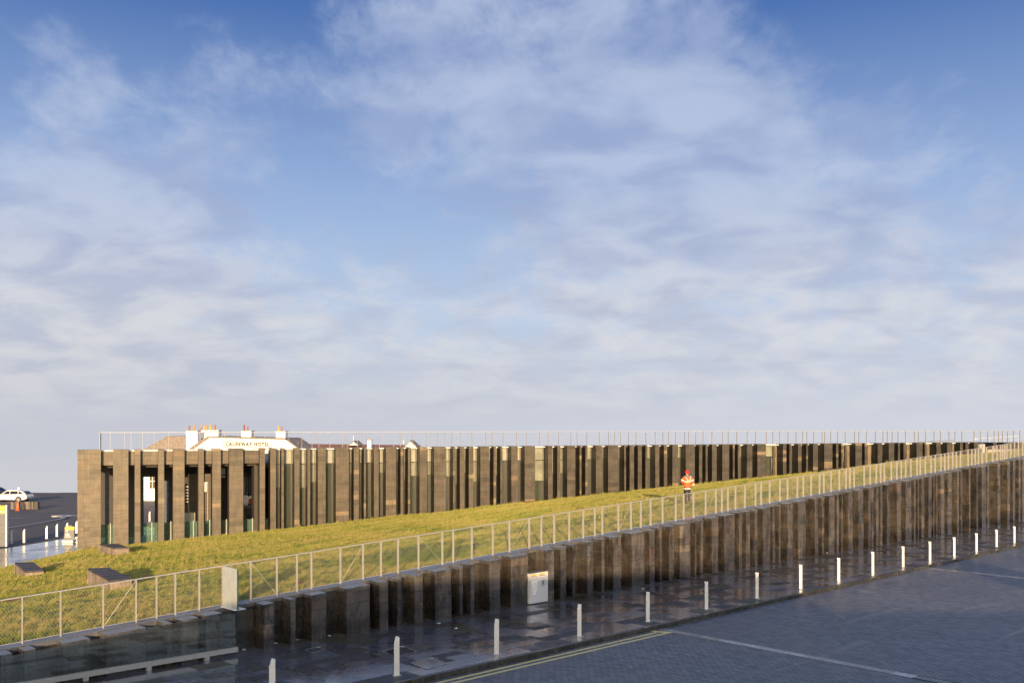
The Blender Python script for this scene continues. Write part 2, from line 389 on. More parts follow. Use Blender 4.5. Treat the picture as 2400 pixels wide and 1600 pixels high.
RZ = -.13
def road_fn(t, b, o):
    pos = t.new('ShaderNodeNewGeometry').outputs['Position']
    s = t.vec('DOT_PRODUCT', pos, tuple(DW)); n = t.vec('DOT_PRODUCT', pos, tuple(NW))
    br = t.new('ShaderNodeTexBrick'); t.put(t.comb(n, s, 0.0), br.inputs['Vector'])
    br.inputs['Scale'].default_value = 1; br.inputs['Brick Width'].default_value = .235; br.inputs['Row Height'].default_value = .125; br.inputs['Mortar Size'].default_value = .011
    br.inputs['Mortar Smooth'].default_value = .3; br.inputs['Bias'].default_value = 0
    br.inputs['Color1'].default_value = (.118, .115, .118, 1); br.inputs['Color2'].default_value = (.23, .223, .223, 1); br.inputs['Mortar'].default_value = (.016, .016, .018, 1)
    n1 = t.noise(pos, .22, 6, .6, .5); n2 = t.noise(pos, 2.3, 6, .65); n3 = t.noise(pos, 40, 3, .6)
    # tyre-polished lanes along the kerb
    tr = t.noise(t.comb(t.math('MULTIPLY', n, 1.5), t.math('MULTIPLY', s, .05), 0.0), 1.0, 4, .6)
    k = t.math('MULTIPLY', t.ramp(n1, .3, .7, .74, 1.22), t.ramp(n2, .3, .7, .84, 1.16))
    st = t.noise(pos, .9, 7, .7, 1.2); k = t.math('MULTIPLY', k, t.ramp(st, .60, .70, 1.0, .72)); k = t.math('MULTIPLY', k, t.ramp(tr, .52, .66, 1.0, .86))
    c = t.mix(1.0, br.outputs['Color'], t.comb(k, k, k), 'MULTIPLY')
    t.l.new(c, b.inputs['Base Color'])
    rr = t.math('ADD', t.ramp(n1, .35, .65, .40, .52), t.ramp(tr, .58, .7, 0, -.12)); rr = t.math('ADD', rr, t.ramp(n2, .3, .7, -.05, .06))
    t.l.new(rr, b.inputs['Roughness'])
    bp = t.new('ShaderNodeBump'); bp.inputs['Strength'].default_value = .55; bp.inputs['Distance'].default_value = .008
    t.l.new(t.math('ADD', t.math('MULTIPLY', br.outputs['Fac'], -1.0), t.math('MULTIPLY', n3, .35)), bp.inputs['Height']); t.l.new(bp.outputs[0], b.inputs['Normal'])
M['road'] = mat('block_paving', road_fn)
rd = MB(); rd.add(strip(NK + .14, 62, RZ), [(0, 1, 2, 3)]); rd.add(strip(NK + .14, 62, RZ - .3), [(3, 2, 1, 0)])
struct(rd.build('road', M['road']))
M['yellow'] = plain('yellow_line', (.86, .67, .24), .5, 0, 14, .16)
yl = MB(); fr = lambda q: zp(q) + RZ + .002; ft = lambda q: zp(q) + RZ + .006
SE = sw(1562, 5.6)
wbox(yl, SW0, SE - .30, 5.40, 5.50, fr, ft); wbox(yl, SW0, SE - .05, 5.66, 5.76, fr, ft)
yl.hexa([Wp(SE - .30, 5.24, fr(SE)), Wp(SE - .16, 5.22, fr(SE)), Wp(SE + .06, 5.78, fr(SE)), Wp(SE - .08, 5.80, fr(SE)),
         Wp(SE - .30, 5.24, ft(SE) + .003), Wp(SE - .16, 5.22, ft(SE) + .003), Wp(SE + .06, 5.78, ft(SE) + .003), Wp(SE - .08, 5.80, ft(SE) + .003)][::1])
struct(yl.build('road_markings', M['yellow']))
M['gutter'] = stone('gutter_stone', .3, .4, .22, .4)
for gi, gs in enumerate((SE + .05, sw(2172, 5.3) + 0.2)):
    G = struct(wbox(MB(), gs, gs + .34, 5.22, 30, lambda q: zp(q) + RZ - .1, lambda q: zp(q) + RZ + .002).build('drainage_channel', M['joint']))
    n = 5.24; its = []
    while n < 29:
        ln = rnd.uniform(.5, .95) if gi == 0 else rnd.uniform(.5, .8); c = jit((.30, .29, .29), .45)
        if not (gi == 0 and 13.1 < n < 14.0): its.append((wbox(MB(), gs + .01, gs + .33, n + .006, n + ln - .006, lambda q: zp(q) + RZ - .05, lambda q: zp(q) + RZ + .008 + rnd.uniform(-.002, .002), (*c, .3)), G))
        n += ln
    for mb, p in its: mb.build('channel_stone', M['gutter'], p)
    if gi == 0:
        gr = MB()
        for k in range(12): wbox(gr, gs + .02, gs + .32, 13.15 + k * .1, 13.15 + k * .1 + .05, lambda q: zp(q) + RZ, lambda q: zp(q) + RZ + .012)
        wbox(gr, gs - .02, gs + .015, 13.1, 14.35, lambda q: zp(q) + RZ, lambda q: zp(q) + RZ + .014); wbox(gr, gs + .325, gs + .36, 13.1, 14.35, lambda q: zp(q) + RZ, lambda q: zp(q) + RZ + .014)
        tag(gr.build('drain_grate', M['darkframe']), 'dark slotted drain grate set in the road gutter at the lower edge', 'grate')
# faint worn dividing lines between parking bays
M['worn'] = plain('worn_line', (.17, .17, .185), .4, 0, 22, .5)
bl = MB()
for nn in (8.1, 10.4):
    s = -8
    while s < 60:
        ln = rnd.uniform(.15, .5)
        if rnd.random() < .35: wbox(bl, s, s + ln, nn + rnd.uniform(-.02, .0), nn + rnd.uniform(.03, .07), lambda q: zp(q) + RZ + .001, lambda q: zp(q) + RZ + .004)
        s += ln + rnd.uniform(.02, .2)
struct(bl.build('worn_bay_lines', M['worn']))

# manhole frames flush with the pavement
M['frame_steel'] = plain('manhole_edge', (.45, .45, .46), .4, .5)
def manhole(c4, label):
    pts = []
    for (x, y) in c4:
        p = at_z(x, y, 0.0); s = (p - P0).dot(DW); p = at_z(x, y, zp(s) + .004); pts.append(p)
    ctr = sum(pts, Vector()) / 4; t = thing('manhole_cover', ctr, label, 'manhole cover', 'manhole covers in the wet pavement')
    fm = MB(); up_ = Vector((0, 0, .006))
    for i in range(4):
        a, b_ = pts[i], pts[(i + 1) % 4]; ia, ib = a.lerp(ctr, .035), b_.lerp(ctr, .035)
        fm.prism([a, b_, ib, ia][::-1], up_)
    fm.build('frame', M['frame_steel'], t)
    for i in range(4):
        a = pts[i]; MB().prism([a, a.lerp(pts[(i + 1) % 4], .13), a.lerp(pts[i - 1], .13)][::-1], up_ * 1.3).build('corner_plate', M['frame_steel'], t)
    MB().prism([p.lerp(ctr, .04) for p in pts][::-1], up_ * .4, (.05, .052, .058, .16)).build('lid', M['paving'], t)
manhole([(747.7, 1514.8), (762.5, 1522), (730.6, 1528.6), (714, 1521.4)], 'small steel-edged manhole cover near the dark wall columns')
manhole([(944.5, 1513), (979, 1526), (932, 1540), (894.5, 1525)], 'steel-edged manhole cover partly behind the second bollard')
manhole([(1014, 1540.3), (1050.4, 1553.7), (1000, 1568), (961.5, 1552.4)], 'steel-edged manhole cover between the second and third bollard')

# small lights set flush along the foot of the wall
uplight0 = None
M['lens'] = plain('light_lens', (.75, .75, .74), .25)
for k, (x, y) in enumerate([(571, 1521), (646, 1506), (697, 1498), (772, 1489), (1029, 1459.5), (1069, 1471), (1507, 1378), (1938, 1295)]):
    p = at_z(x, y, 0); s = (p - P0).dot(DW); p = at_z(x, y, zp(s) + .004)
    if uplight0 is None: uplight0 = MB().lathe(p, [(.055, 0), (.055, .008), (.04, .012), (.0, .012)], 12).build('ground_light', M['lens']); o = uplight0
    else: o = clone(uplight0, None, p); o.name = 'ground_light'
    tag(o, ['small round ground light in the recess beside the glass screen', 'small round ground light in the second dark recess', 'small round ground light in the third dark recess', 'small round ground light in the recess before the widest dark column',
            'small round ground light on open pavement left of the litter bin', 'small round ground light nearest the kerb, left of the litter bin', 'small round ground light at the wall foot right of the litter bin', 'small round ground light at the wall foot far along the wall'][k], 'ground light', 'ground lights along the wall')

# ================================================================== long retaining wall of basalt columns
WALL = thing('retaining_wall', Wp(0, -.7, 0), 'long dark basalt wall of jutting stone columns rising along the wet pavement', 'wall')
ND = -.52
core = wbox(MB(), SW0 - 12, SW1, -1.0, ND, lambda s: min(zp(s), 0) - .6, lambda s: zt(s) - .10)
core.build('backing', M['joint'], WALL)
cop = wbox(MB(), SW0 - 12, SW1, -1.0, ND + .02, lambda s: zt(s) - .098, lambda s: zt(s) + .012, (.10, .10, .105, .5))
cop.build('coping', stone('coping_stone', .25, .3, .18, .34), WALL)
FR = []
for off, lst in ((500, [(460, 560), (710, 757), (903, 1040), (1222, 1438), (1527, 1607), (1690, 1732), (1848, 1925), (2037, 2187)]),
                 (1000, [(300, 333), (403, 438), (577, 675), (775, 930), (1100, 1170), (1227, 1282), (1340, 1367), (1478, 1532), (1607, 1635), (1712, 1787), (1885, 2003), (2048, 2095), (2140, 2162), (2228, 2275)]),
                 (1500, [(365, 462), (505, 520), (557, 583), (660, 720), (775, 870), (910, 938), (975, 1012), (1052, 1080), (1130, 1197), (1220, 1243), (1275, 1292), (1355, 1405), (1453, 1522), (1607, 1638), (1672, 1692), (1735, 1788), (1808, 1828), (1850, 1865), (1915, 1955), (2008, 2053), (2100, 2120), (2128, 2148), (2168, 2192), (2210, 2228), (2268, 2295)]),
                 (1800, [(1187, 1223), (1265, 1317), (1340, 1357), (1377, 1387), (1410, 1437), (1475, 1503), (1520, 1530), (1548, 1557), (1587, 1620), (1650, 1687), (1738, 1755), (1770, 1785), (1845, 1860), (1915, 1930), (1965, 2003), (2015, 2028), (2110, 2135), (2200, 2222), (2250, 2272), (2303, 2320)])):
    FR += [(off + a / 3.92, off + b / 3.92) for a, b in lst]
cols = [(sw(a), sw(b)) for a, b in FR]
left = [(3, 28), (57, 84), (148, 210), (249, 342), (388, 402), (425, 465), (482, 520)]
cols = [(sw(a), sw(b)) for a, b in left] + cols
s = cols[-1][1] + .4
while s < SW1 - 1:
    wd = rnd.choice([.45, .6, .8, 1.1]); cols.append((s, s + wd)); s += wd + rnd.uniform(.3, .8)
s = cols[0][0] - .6
while s > SW0 - 6:
    wd = rnd.choice([.45, .7, 1.0]); cols.insert(0, (s - wd, s)); s -= wd + rnd.uniform(.3, .7)
def wtone(r):
    u = r.random()
    if u < .045: return jit((.140, .113, .086), .15, r)
    if u < .15: return jit((.104, .084, .066), .15, r)
    if u < .30: return jit((.066, .062, .060), .15, r)
    return jit((.084, .073, .063), .13, r)
its = []; rest_by = {}
wr = random.Random(11)
for ci, (a, b) in enumerate(cols):
    pa = 12
    m_ = wbox(MB(), a + .02, b - .02, ND - .02, -.022, lambda s: min(zp(s), 0) - .4, lambda s: zt(s) - .09)
    colo = m_.build('column', M['joint'], WALL)
    wbox(MB(), a - .004, b + .004, ND + .004, .006, lambda s: zt(s) - .085, lambda s: zt(s) + .004, (*jit((.085, .082, .082), .2, wr), .3)).build('capstone', M['wall_stone'], colo)
    sm = (a + b) / 2; z = min(zp(a), zp(b)) - .05; top = min(zt(a), zt(b)) - .09; wide = b - a > .72
    ct = wr.uniform(.85, 1.38) * (1.0 - .12 * min(max(a / 40, 0), 1))
    hs = []
    while z < top - .05:
        h = wr.choice([.2, .3, .36, .42, .5]) if not wide else wr.choice([.3, .36, .42, .55])
        last = z + h > top - .14
        if last: h = top - z
        z1 = z + h
        fb_ = (lambda s, z=z: z + .006); ft_ = (lambda s, z1=z1: z1 - .006) if not last else (lambda s: zt(s) - .089)
        cuts = [a, b] if not (wide and wr.random() < .6) else [a, a + (b - a) * wr.uniform(.35, .65), b]
        for q in range(len(cuts) - 1):
            c = tuple(x * ct for x in wtone(wr)); jn = wr.uniform(-.012, .008)
            its.append((wbox(MB(), cuts[q] + .005, cuts[q + 1] - .005, ND, jn, fb_, ft_, (*c, .5), 0, .60), colo))  # last factor darkens the left face, side shade painted into its tone
        z = z1
    # courses at the back of the recess to the next column
    if ci + 1 < len(cols) and -6 < a < 26:
        a2, b2 = b, cols[ci + 1][0]; z = min(zp(a2), zp(b2)) - .05; top = min(zt(a2), zt(b2)) - .10
        while b2 - a2 > .12 and z < top - .05:
            h = wr.choice([.24, .3, .36, .42])
            if z + h > top - .14: h = top - z
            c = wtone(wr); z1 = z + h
            its.append((wbox(MB(), a2 + .004, b2 - .004, ND - .03, ND + .03 + wr.uniform(-.008, .008), lambda s, z=z: z + .005, lambda s, z1=z1: z1 - .005, (*(x * .72 for x in c), .5)), colo)); z = z1  # recess stones dimmed, the shade in the gap put into their colour
def rest_cols(r):
    by = {}
    for mb, p in r: by.setdefault(p.name, (p, []))[1].append(mb)
    for p, l in by.values(): joined(l).build('stonework', M['wall_stone'], p)['kind'] = 'stuff'
scatter_pieces(its, 300, 'stone', M['wall_stone'], rest_cols)

# ------------------------------------------------------------------ handrail with blade posts and wire net along the wall top
NR = -.74; HR = 1.1
posts = [52, 142, 242, 319, 367, 411, 467, 522, 587.5, 649, 696, 730, 798, 851, 893, 933, 981, 1037, 1062.5, 1106, 1155, 1194, 1240.5, 1269, 1299, 1334, 1367, 1394, 1412, 1449.5, 1479, 1502, 1525, 1553, 1584, 1602.5, 1625.5, 1654, 1678, 1692, 1706, 1724, 1746, 1771, 1784, 1804, 1828, 1846, 1869, 1883, 1901, 1921, 1931, 1948, 1967, 1983, 1992, 2002, 2025.5, 2039.5, 2054, 2064, 2073, 2089, 2102, 2112.5, 2123, 2135, 2149.5, 2157, 2169, 2182, 2192, 2205.6, 2214.5, 2223, 2233, 2242, 2251.5, 2269, 2278, 2286, 2293.6, 2302, 2312, 2327, 2337, 2345, 2350, 2355, 2360, 2369, 2378, 2387, 2397]
ps = [sw(p, NR) for p in posts]
s = ps[-1]
while s < SW1 - 2: s += rnd.uniform(.8, 1.7); ps.append(s)
s = ps[0]
while s > SW0: s -= rnd.uniform(1.0, 1.7); ps.insert(0, s)
RAIL = thing('wall_railing', Wp(0, NR, zt(0)), 'sloping steel railing with blade posts and wire net along the wall top beside the grass', 'railing')
hr = MB(); hr.hexa([Wp(ps[0], NR + .03, zt(ps[0]) + HR - .012), Wp(ps[-1], NR + .03, zt(ps[-1]) + HR - .012), Wp(ps[-1], NR - .03, zt(ps[-1]) + HR - .012), Wp(ps[0], NR - .03, zt(ps[0]) + HR - .012),
                   Wp(ps[0], NR + .03, zt(ps[0]) + HR + .012), Wp(ps[-1], NR + .03, zt(ps[-1]) + HR + .012), Wp(ps[-1], NR - .03, zt(ps[-1]) + HR + .012), Wp(ps[0], NR - .03, zt(ps[0]) + HR + .012)])
hr.build('handrail', M['rail'], RAIL)
br_ = MB(); br_.tube([Wp(ps[0], NR, zt(ps[0]) + .06), Wp(ps[-1], NR, zt(ps[-1]) + .06)], .008, 5); br_.build('bottom_cable', M['rail'], RAIL)
p0 = None
for s in ps:
    q = Wp(s, NR, zt(s) + .01)
    if p0 is None:
        p0 = MB().box(q - NW * .05 - DW * .006, DW * .012, NW * .088, (0, 0, HR - .02)).build('post', M['rail'], RAIL)
        p0base = WLOC[p0.name] - q
    else:
        c = clone(p0, RAIL, q + p0base)
for a, b in ((242, 319), (649, 587.5), (798, 851), (1037, 981), (1194, 1240.5), (1449.5, 1479), (1654, 1678), (1828, 1846), (1967, 1983), (2089, 2102), (2182, 2192)):
    sa, sb_ = sw(a, NR), sw(b, NR)
    MB().tube([Wp(sa, NR + .01, zt(sa) + .05), Wp(sb_, NR + .01, zt(sb_) + HR - .02)], .0065, 5).build('brace_wire', M['rail'], RAIL)
def net(name, s0, s1, fz0, height, place_fn, step, thick, mat_, parent):
    mb = MB(); V = []; Fc = []; slope = 1.35       # diamond net: two families of slanted wires
    for dirn in (1, -1):
        run = height / slope; k = s0 - run
        while k < s1:
            a, b = (k, 0.0), (k + run, height)
            if dirn < 0: a, b = (k, height), (k + run, 0.0)
            # clip to range
            def clipat(pa, pb):
                (x0, h0), (x1, h1) = pa, pb
                if x1 <= s0 or x0 >= s1: return None
                if x0 < s0: t = (s0 - x0) / (x1 - x0); h0 = h0 + (h1 - h0) * t; x0 = s0
                if x1 > s1: t = (s1 - x0) / (x1 - x0); h1 = h0 + (h1 - h0) * t; x1 = s1
                return (x0, h0), (x1, h1)
            q = clipat(a, b)
            if q:
                A, B_ = place_fn(q[0][0], q[0][1]), place_fn(q[1][0], q[1][1]); d = (B_ - A).normalized(); u = d.cross(Vector((NW.x, NW.y, 0))).normalized() * thick; v = Vector((NW.x, NW.y, 0)) * thick
                i = len(V); V += [A + u, A - u * .5 + v, A - u * .5 - v, B_ + u, B_ - u * .5 + v, B_ - u * .5 - v]
                Fc += [(i, i + 1, i + 4, i + 3), (i + 1, i + 2, i + 5, i + 4), (i + 2, i, i + 3, i + 5)]
            k += step
    mb.add(V, Fc); o = mb.build(name, mat_, parent); o['kind'] = 'stuff'; return o
M['wire'] = plain('net_wire', (.50, .47, .43), .45, .5)
net('wire_net', ps[0], ps[-1], None, HR - .1, lambda s, h: Wp(s, NR, zt(s) + .06 + h), .075, .0017, M['wire'], RAIL)

# ------------------------------------------------------------------ frosted panel standing across the wall
fp_s = sw(521, NR)
def glass(name, tint=(.86, .93, .90), rough=0.02, trans=.9, alpha=None):
    def fn(t, b, o):
        b.inputs['Base Color'].default_value = (*tint, 1); b.inputs['Roughness'].default_value = rough; b.inputs['IOR'].default_value = 1.45
        gl = t.new('ShaderNodeBsdfGlossy'); gl.inputs['Roughness'].default_value = rough; gl.inputs['Color'].default_value = (1, 1, 1, 1)
        tr = t.new('ShaderNodeBsdfTransparent'); tr.inputs['Color'].default_value = (*tint, 1)
        fres = t.new('ShaderNodeFresnel'); fres.inputs['IOR'].default_value = 1.5
        mx = t.new('ShaderNodeMixShader'); t.l.new(fres.outputs[0], mx.inputs[0]); t.l.new(tr.outputs[0], mx.inputs[1]); t.l.new(gl.outputs[0], mx.inputs[2])
        m2 = t.new('ShaderNodeMixShader'); m2.inputs[0].default_value = 1 - trans; t.l.new(mx.outputs[0], m2.inputs[1]); t.l.new(b.outputs[0], m2.inputs[2])
        t.l.new(m2.outputs[0], o.inputs[0])
    return mat(name, fn)
M['glass_clear'] = glass('clear_glass', (.96, .98, .97), .01, .985)
M['glass_green'] = glass('green_glass', (.45, .62, .52), .02, .86)
M['frosted'] = plain('frosted_glass', (.36, .38, .37), .3, 0, 3, .04)
FPN = thing('frosted_panel', Wp(fp_s, NR, zt(fp_s)), 'upright frosted glass panel standing across the wall top by the glass screen', 'glass panel')
MB().box(Wp(fp_s - .012, NR + .06, zt(fp_s) + .02), DW * .024, NW * .78, (0, 0, HR - .02)).build('panel', M['frosted'], FPN)
MB().box(Wp(fp_s - .016, NR + .842, zt(fp_s) + .02), DW * .032, NW * .02, (0, 0, HR - .02)).build('edge', plain('glass_edge', (.03, .07, .06), .2), FPN)
MB().box(Wp(fp_s - .10, NR + .06, zt(fp_s) + .013), DW * .34, NW * .80, (0, 0, .012)).build('foot_plate', M['satin'], FPN)

# ------------------------------------------------------------------ glass screen with steel channel in front of the low end of the wall
SC = thing('glass_screen', Wp(sw(300, .12), .12, 0), 'clear glass screen on a steel channel in front of the low wall end', 'glass screen')
jn = [-90, -30, 11, 68, 161, 264, 344, 390, 439, 496, 552]
NS = .10
sj = [sw(p, NS) for p in jn]
zb = lambda s: zp(s) + .20
ztop = lambda s: 1.02 + .0335 * s - (.0 if s < sj[6] else 0.0)
for i in range(len(sj) - 1):
    wbox(MB(), sj[i] + .006, sj[i + 1] - .006, NS - .007, NS + .007, zb, lambda s: zt(s) - .03 if s < sj[6] else 1.13 - (s - sj[6]) * -.012 - .055).build('pane', M['glass_clear'], SC)
wbox(MB(), sj[0], sj[-1] + .05, NS - .05, NS + .05, lambda s: zp(s) + .09, lambda s: zp(s) + .215).build('channel', M['steel'], SC)
for p in (200, 348, 484): 
    s = sw(p, NS); wbox(MB(), s - .06, s + .06, NS - .05, NS + .05, lambda q: zp(q) - .0, lambda q: zp(q) + .09).build('bracket', M['steel'], SC)
for p in (150, 250, 380, 505):
    s = sw(p, NS); MB().tube([Wp(s, NS + .049, zp(s) + .15), Wp(s, NS + .056, zp(s) + .15)], .014, 8).build('bolt', M['steel'], SC)
# ================================================================== lawn between the wall and the facade
bpx = [(182, 1290), (283, 1280), (322, 1275), (377, 1270.5), (418, 1265), (472, 1259), (508, 1256), (553, 1251), (801, 1225), (916, 1211), (1030, 1201), (1135, 1187), (1242, 1177), (1339, 1166), (1436, 1156), (1541, 1144), (1617, 1137), (1701, 1128), (1786, 1119), (1941, 1104), (2012, 1094), (2080, 1086), (2156, 1078), (2215, 1071.6), (2289, 1065), (2393, 1054)]
def base_z(s):
    """height of the grass against the facade"""
    return float(np.interp(s, _bs, _bz))
_bs = []; _bz = []
for px, py in bpx:
    s = sb(px); Y = Bp(s, 0, 0).y; _bs.append(s); _bz.append(H - (py - HY) * Y / F)
_bs.append(_bs[-1] + 60); _bz.append(_bz[-1] + 1.6)
bank = [(Vector((-36.5, 2, 0)), -1.6), (Vector((-33.2, 30, 0)), -1.95), (Vector((-31.3, 44, 0)), -2.03), (Vector((-29.35, 53.4, 0)), -2.09)]
farl = [(v.x, v.y, z) for v, z in bank] + [(Bp(s, .0, 0).x, Bp(s, .0, 0).y, base_z(s)) for s in [x for x in _bs]]
farl = np.array(farl); fl = np.concatenate([[0], np.cumsum(np.linalg.norm(np.diff(farl[:, :2], axis=0), axis=1))])
near = np.array([tuple(Wp(s, -1.0, zt(s) - .06)) for s in np.linspace(-42, 94, 200)])
nl = np.linspace(0, 1, 200)
def keyed(u):        # matching of the two edges (same fraction = same line of sight, roughly)
    return u
kf = [0, fl[1], fl[2], fl[3], fl[4], fl[-2], fl[-1]]
kn_s = [-42, -18, -9, -6.2, -4.6, 62, 94]
NU, NV = 180, 36
def lawn_pt(f, v):
    a = np.array([np.interp(f, fl, farl[:, i]) for i in range(3)])
    s = np.interp(f, kf, kn_s); b = np.array(tuple(Wp(s, -1.0, zt(s) - .05)))
    p = b * (1 - v) + a * v
    p[2] -= .22 * math.exp(-(((p[0] + 3.0) / 2.6) ** 2 + ((p[1] - 36.0) / 3.0) ** 2))      # shallow hollow with greener grass
    p[2] += .16 * math.sin(v * math.pi) + .07 * noise.noise(Vector((p[0] * .16, p[1] * .16, 0))) * math.sin(v * math.pi) + .018 * noise.noise(Vector((p[0] * .9, p[1] * .9, 3)))
    return p
lm = MB(); grid = np.zeros((NU + 1, NV + 1, 3))
fs = np.interp(np.linspace(0, 1, NU + 1), [0, .12, .9, 1], [0, fl[4], fl[-2], fl[-1]])
for i in range(NU + 1):
    for j in range(NV + 1):
        grid[i, j] = lawn_pt(fs[i], j / NV); lm.v.append(tuple(grid[i, j])); lm.c.append((1, 1, 1, 1))
for i in range(NU):
    for j in range(NV):
        q = i * (NV + 1) + j; lm.f.append((q, q + NV + 1, q + NV + 2, q + 1)); lm.m.append(0)
def turf_fn(t, b, o):
    pos = t.new('ShaderNodeNewGeometry').outputs['Position']
    n1 = t.noise(pos, .35, 5, .6, .5); n2 = t.noise(pos, 3, 6, .65)
    c = t.mix(t.ramp(n1, .35, .65), (.115, .125, .035, 1), (.175, .15, .055, 1)); k = t.ramp(n2, .3, .7, .7, 1.25)
    t.l.new(t.mix(1.0, c, t.comb(k, k, k), 'MULTIPLY'), b.inputs['Base Color']); b.inputs['Roughness'].default_value = .9
    bp = t.new('ShaderNodeBump'); bp.inputs['Strength'].default_value = .7; bp.inputs['Distance'].default_value = .06
    t.l.new(n2, bp.inputs['Height']); t.l.new(bp.outputs[0], b.inputs['Normal'])
M['turf'] = mat('turf', turf_fn)
struct(lm.build('lawn', M['turf'], smooth=True))

def make_grass():
    rs = np.random.RandomState(5)
    A = grid[:-1, :-1]; B_ = grid[1:, :-1]; Cc = grid[1:, 1:]; Dd = grid[:-1, 1:]
    area = np.linalg.norm(np.cross(Cc - A, Dd - B_), axis=2) / 2
    ctr = (A + B_ + Cc + Dd) / 4
    px = CX + F * ctr[..., 0] / np.maximum(ctr[..., 1], 1); py = HY + F * (H - ctr[..., 2]) / np.maximum(ctr[..., 1], 1)
    vis = (px > -160) & (px < 2500) & (py < 1720) & (ctr[..., 1] > 8)
    dens = np.where(vis, np.clip(1300 * (28 / np.maximum(ctr[..., 1], 10)) ** 1.5, 120, 1500), 0)
    wgt = (area * dens).ravel(); NB_ = int(min(wgt.sum(), 900000))
    idx = rs.choice(wgt.size, NB_, p=wgt / wgt.sum()); u = rs.rand(NB_, 1); v = rs.rand(NB_, 1)
    a, b, c, d = (q.reshape(-1, 3)[idx] for q in (A, B_, Cc, Dd))
    p = a * (1 - u) * (1 - v) + b * u * (1 - v) + c * u * v + d * (1 - u) * v
    dist = p[:, 1]
    # blades thin out over worn spots
    # clumps: blade height and colour vary over decimetres and metres
    def fbm(x, y, sc, seed):
        r2 = np.random.RandomState(seed); out = np.zeros_like(x)
        for k in range(7):
            th = r2.rand() * 6.28; f_ = sc * (1 + r2.rand() * 1.6); out += np.sin((x * np.cos(th) + y * np.sin(th)) * f_ + r2.rand() * 6.28 + 1.5 * np.sin((y * np.cos(th * 1.7) - x * np.sin(th * 1.7)) * f_ * .6))
        return out / 3.2
    big = fbm(p[:, 0], p[:, 1], .55, 1); med = fbm(p[:, 0], p[:, 1], 2.6, 2); sm = fbm(p[:, 0], p[:, 1], 9, 3)
    h = np.clip(.052 + .034 * med + .036 * sm + rs.randn(NB_) * .014, .006, .17) * (1 + .25 * np.clip((dist - 35) / 40, 0, 1))
    ij = idx % NV; h *= np.where(ij < 1, 1.7, np.where(ij > NV - 2, 1.35, 1.0)); tuft = (sm > 1.25) & (med > .2); h[tuft] *= 1.6
    wd = .0055 * np.clip(dist / 24, 1, 3.2) * (1 + .3 * rs.rand(NB_))
    th = rs.rand(NB_) * 6.2832
    # blades lean with the wind (seaward) and at random
    lean = np.stack([.35 + .5 * rs.randn(NB_), .15 + .5 * rs.randn(NB_)], 1) * (h * .8)[:, None]
    dx_, dy_ = np.cos(th) * wd, np.sin(th) * wd
    V = np.zeros((NB_, 3, 3)); V[:, 0] = p; V[:, 1] = p; V[:, 2] = p
    V[:, 0, 0] -= dx_; V[:, 0, 1] -= dy_; V[:, 1, 0] += dx_; V[:, 1, 1] += dy_
    V[:, :2, 2] -= .01; V[:, 2, 2] += h; V[:, 2, :2] += lean
    # colour: straw, yellow-green, green
    k = np.clip(.43 + .28 * big + .42 * med + .34 * sm + rs.randn(NB_) * .22 - 1.0 * np.exp(-(((p[:, 0] + 3.0) / 2.3) ** 2 + ((p[:, 1] - 36.0) / 3.2) ** 2)) * np.clip((p[:, 1] - 30 - .98 * (p[:, 0] + 1.3)) / 2.0, 0, 1), 0, 1)[:, None]
    straw = np.array([.46, .37, .12]); yel = np.array([.35, .35, .060]); grn = np.array([.15, .205, .034])
    col = np.where(k > .5, yel + (straw - yel) * (k - .5) * 2, grn + (yel - grn) * k * 2)
    brown = fbm(p[:, 0], p[:, 1], 1.2, 9) > 1.55
    col[brown] = np.array([.19, .10, .045]); col *= (1 + rs.randn(NB_, 1) * .14).clip(.55, 1.5)
    me = bpy.data.meshes.new('grass'); me.vertices.add(NB_ * 3); me.vertices.foreach_set('co', V.ravel().astype(np.float32))
    me.loops.add(NB_ * 3); me.loops.foreach_set('vertex_index', np.arange(NB_ * 3, dtype=np.int32))
    me.polygons.add(NB_); me.polygons.foreach_set('loop_start', np.arange(0, NB_ * 3, 3, dtype=np.int32))
    me.update(calc_edges=False)
    at = me.color_attributes.new('tone', 'FLOAT_COLOR', 'POINT'); cc = np.ones((NB_, 3, 4), np.float32); cc[..., :3] = col[:, None]; at.data.foreach_set('color', cc.ravel())
    def fn(t, b, o):
        a = t.new('ShaderNodeAttribute', attribute_name='tone')
        t.l.new(a.outputs['Color'], b.inputs['Base Color']); b.inputs['Roughness'].default_value = .6; b.inputs['Specular IOR Level'].default_value = .25
        tl = t.new('ShaderNodeBsdfTranslucent'); t.l.new(a.outputs['Color'], tl.inputs[0])
        mx = t.new('ShaderNodeMixShader'); mx.inputs[0].default_value = .3; t.l.new(b.outputs[0], mx.inputs[1]); t.l.new(tl.outputs[0], mx.inputs[2]); t.l.new(mx.outputs[0], o.inputs[0])
    me.materials.append(mat('grass_blade', fn))
    o = bpy.data.objects.new('grass', me); C.objects.link(o); stuff(o, 'short yellow-green winter grass on the sloping lawn')
make_grass()

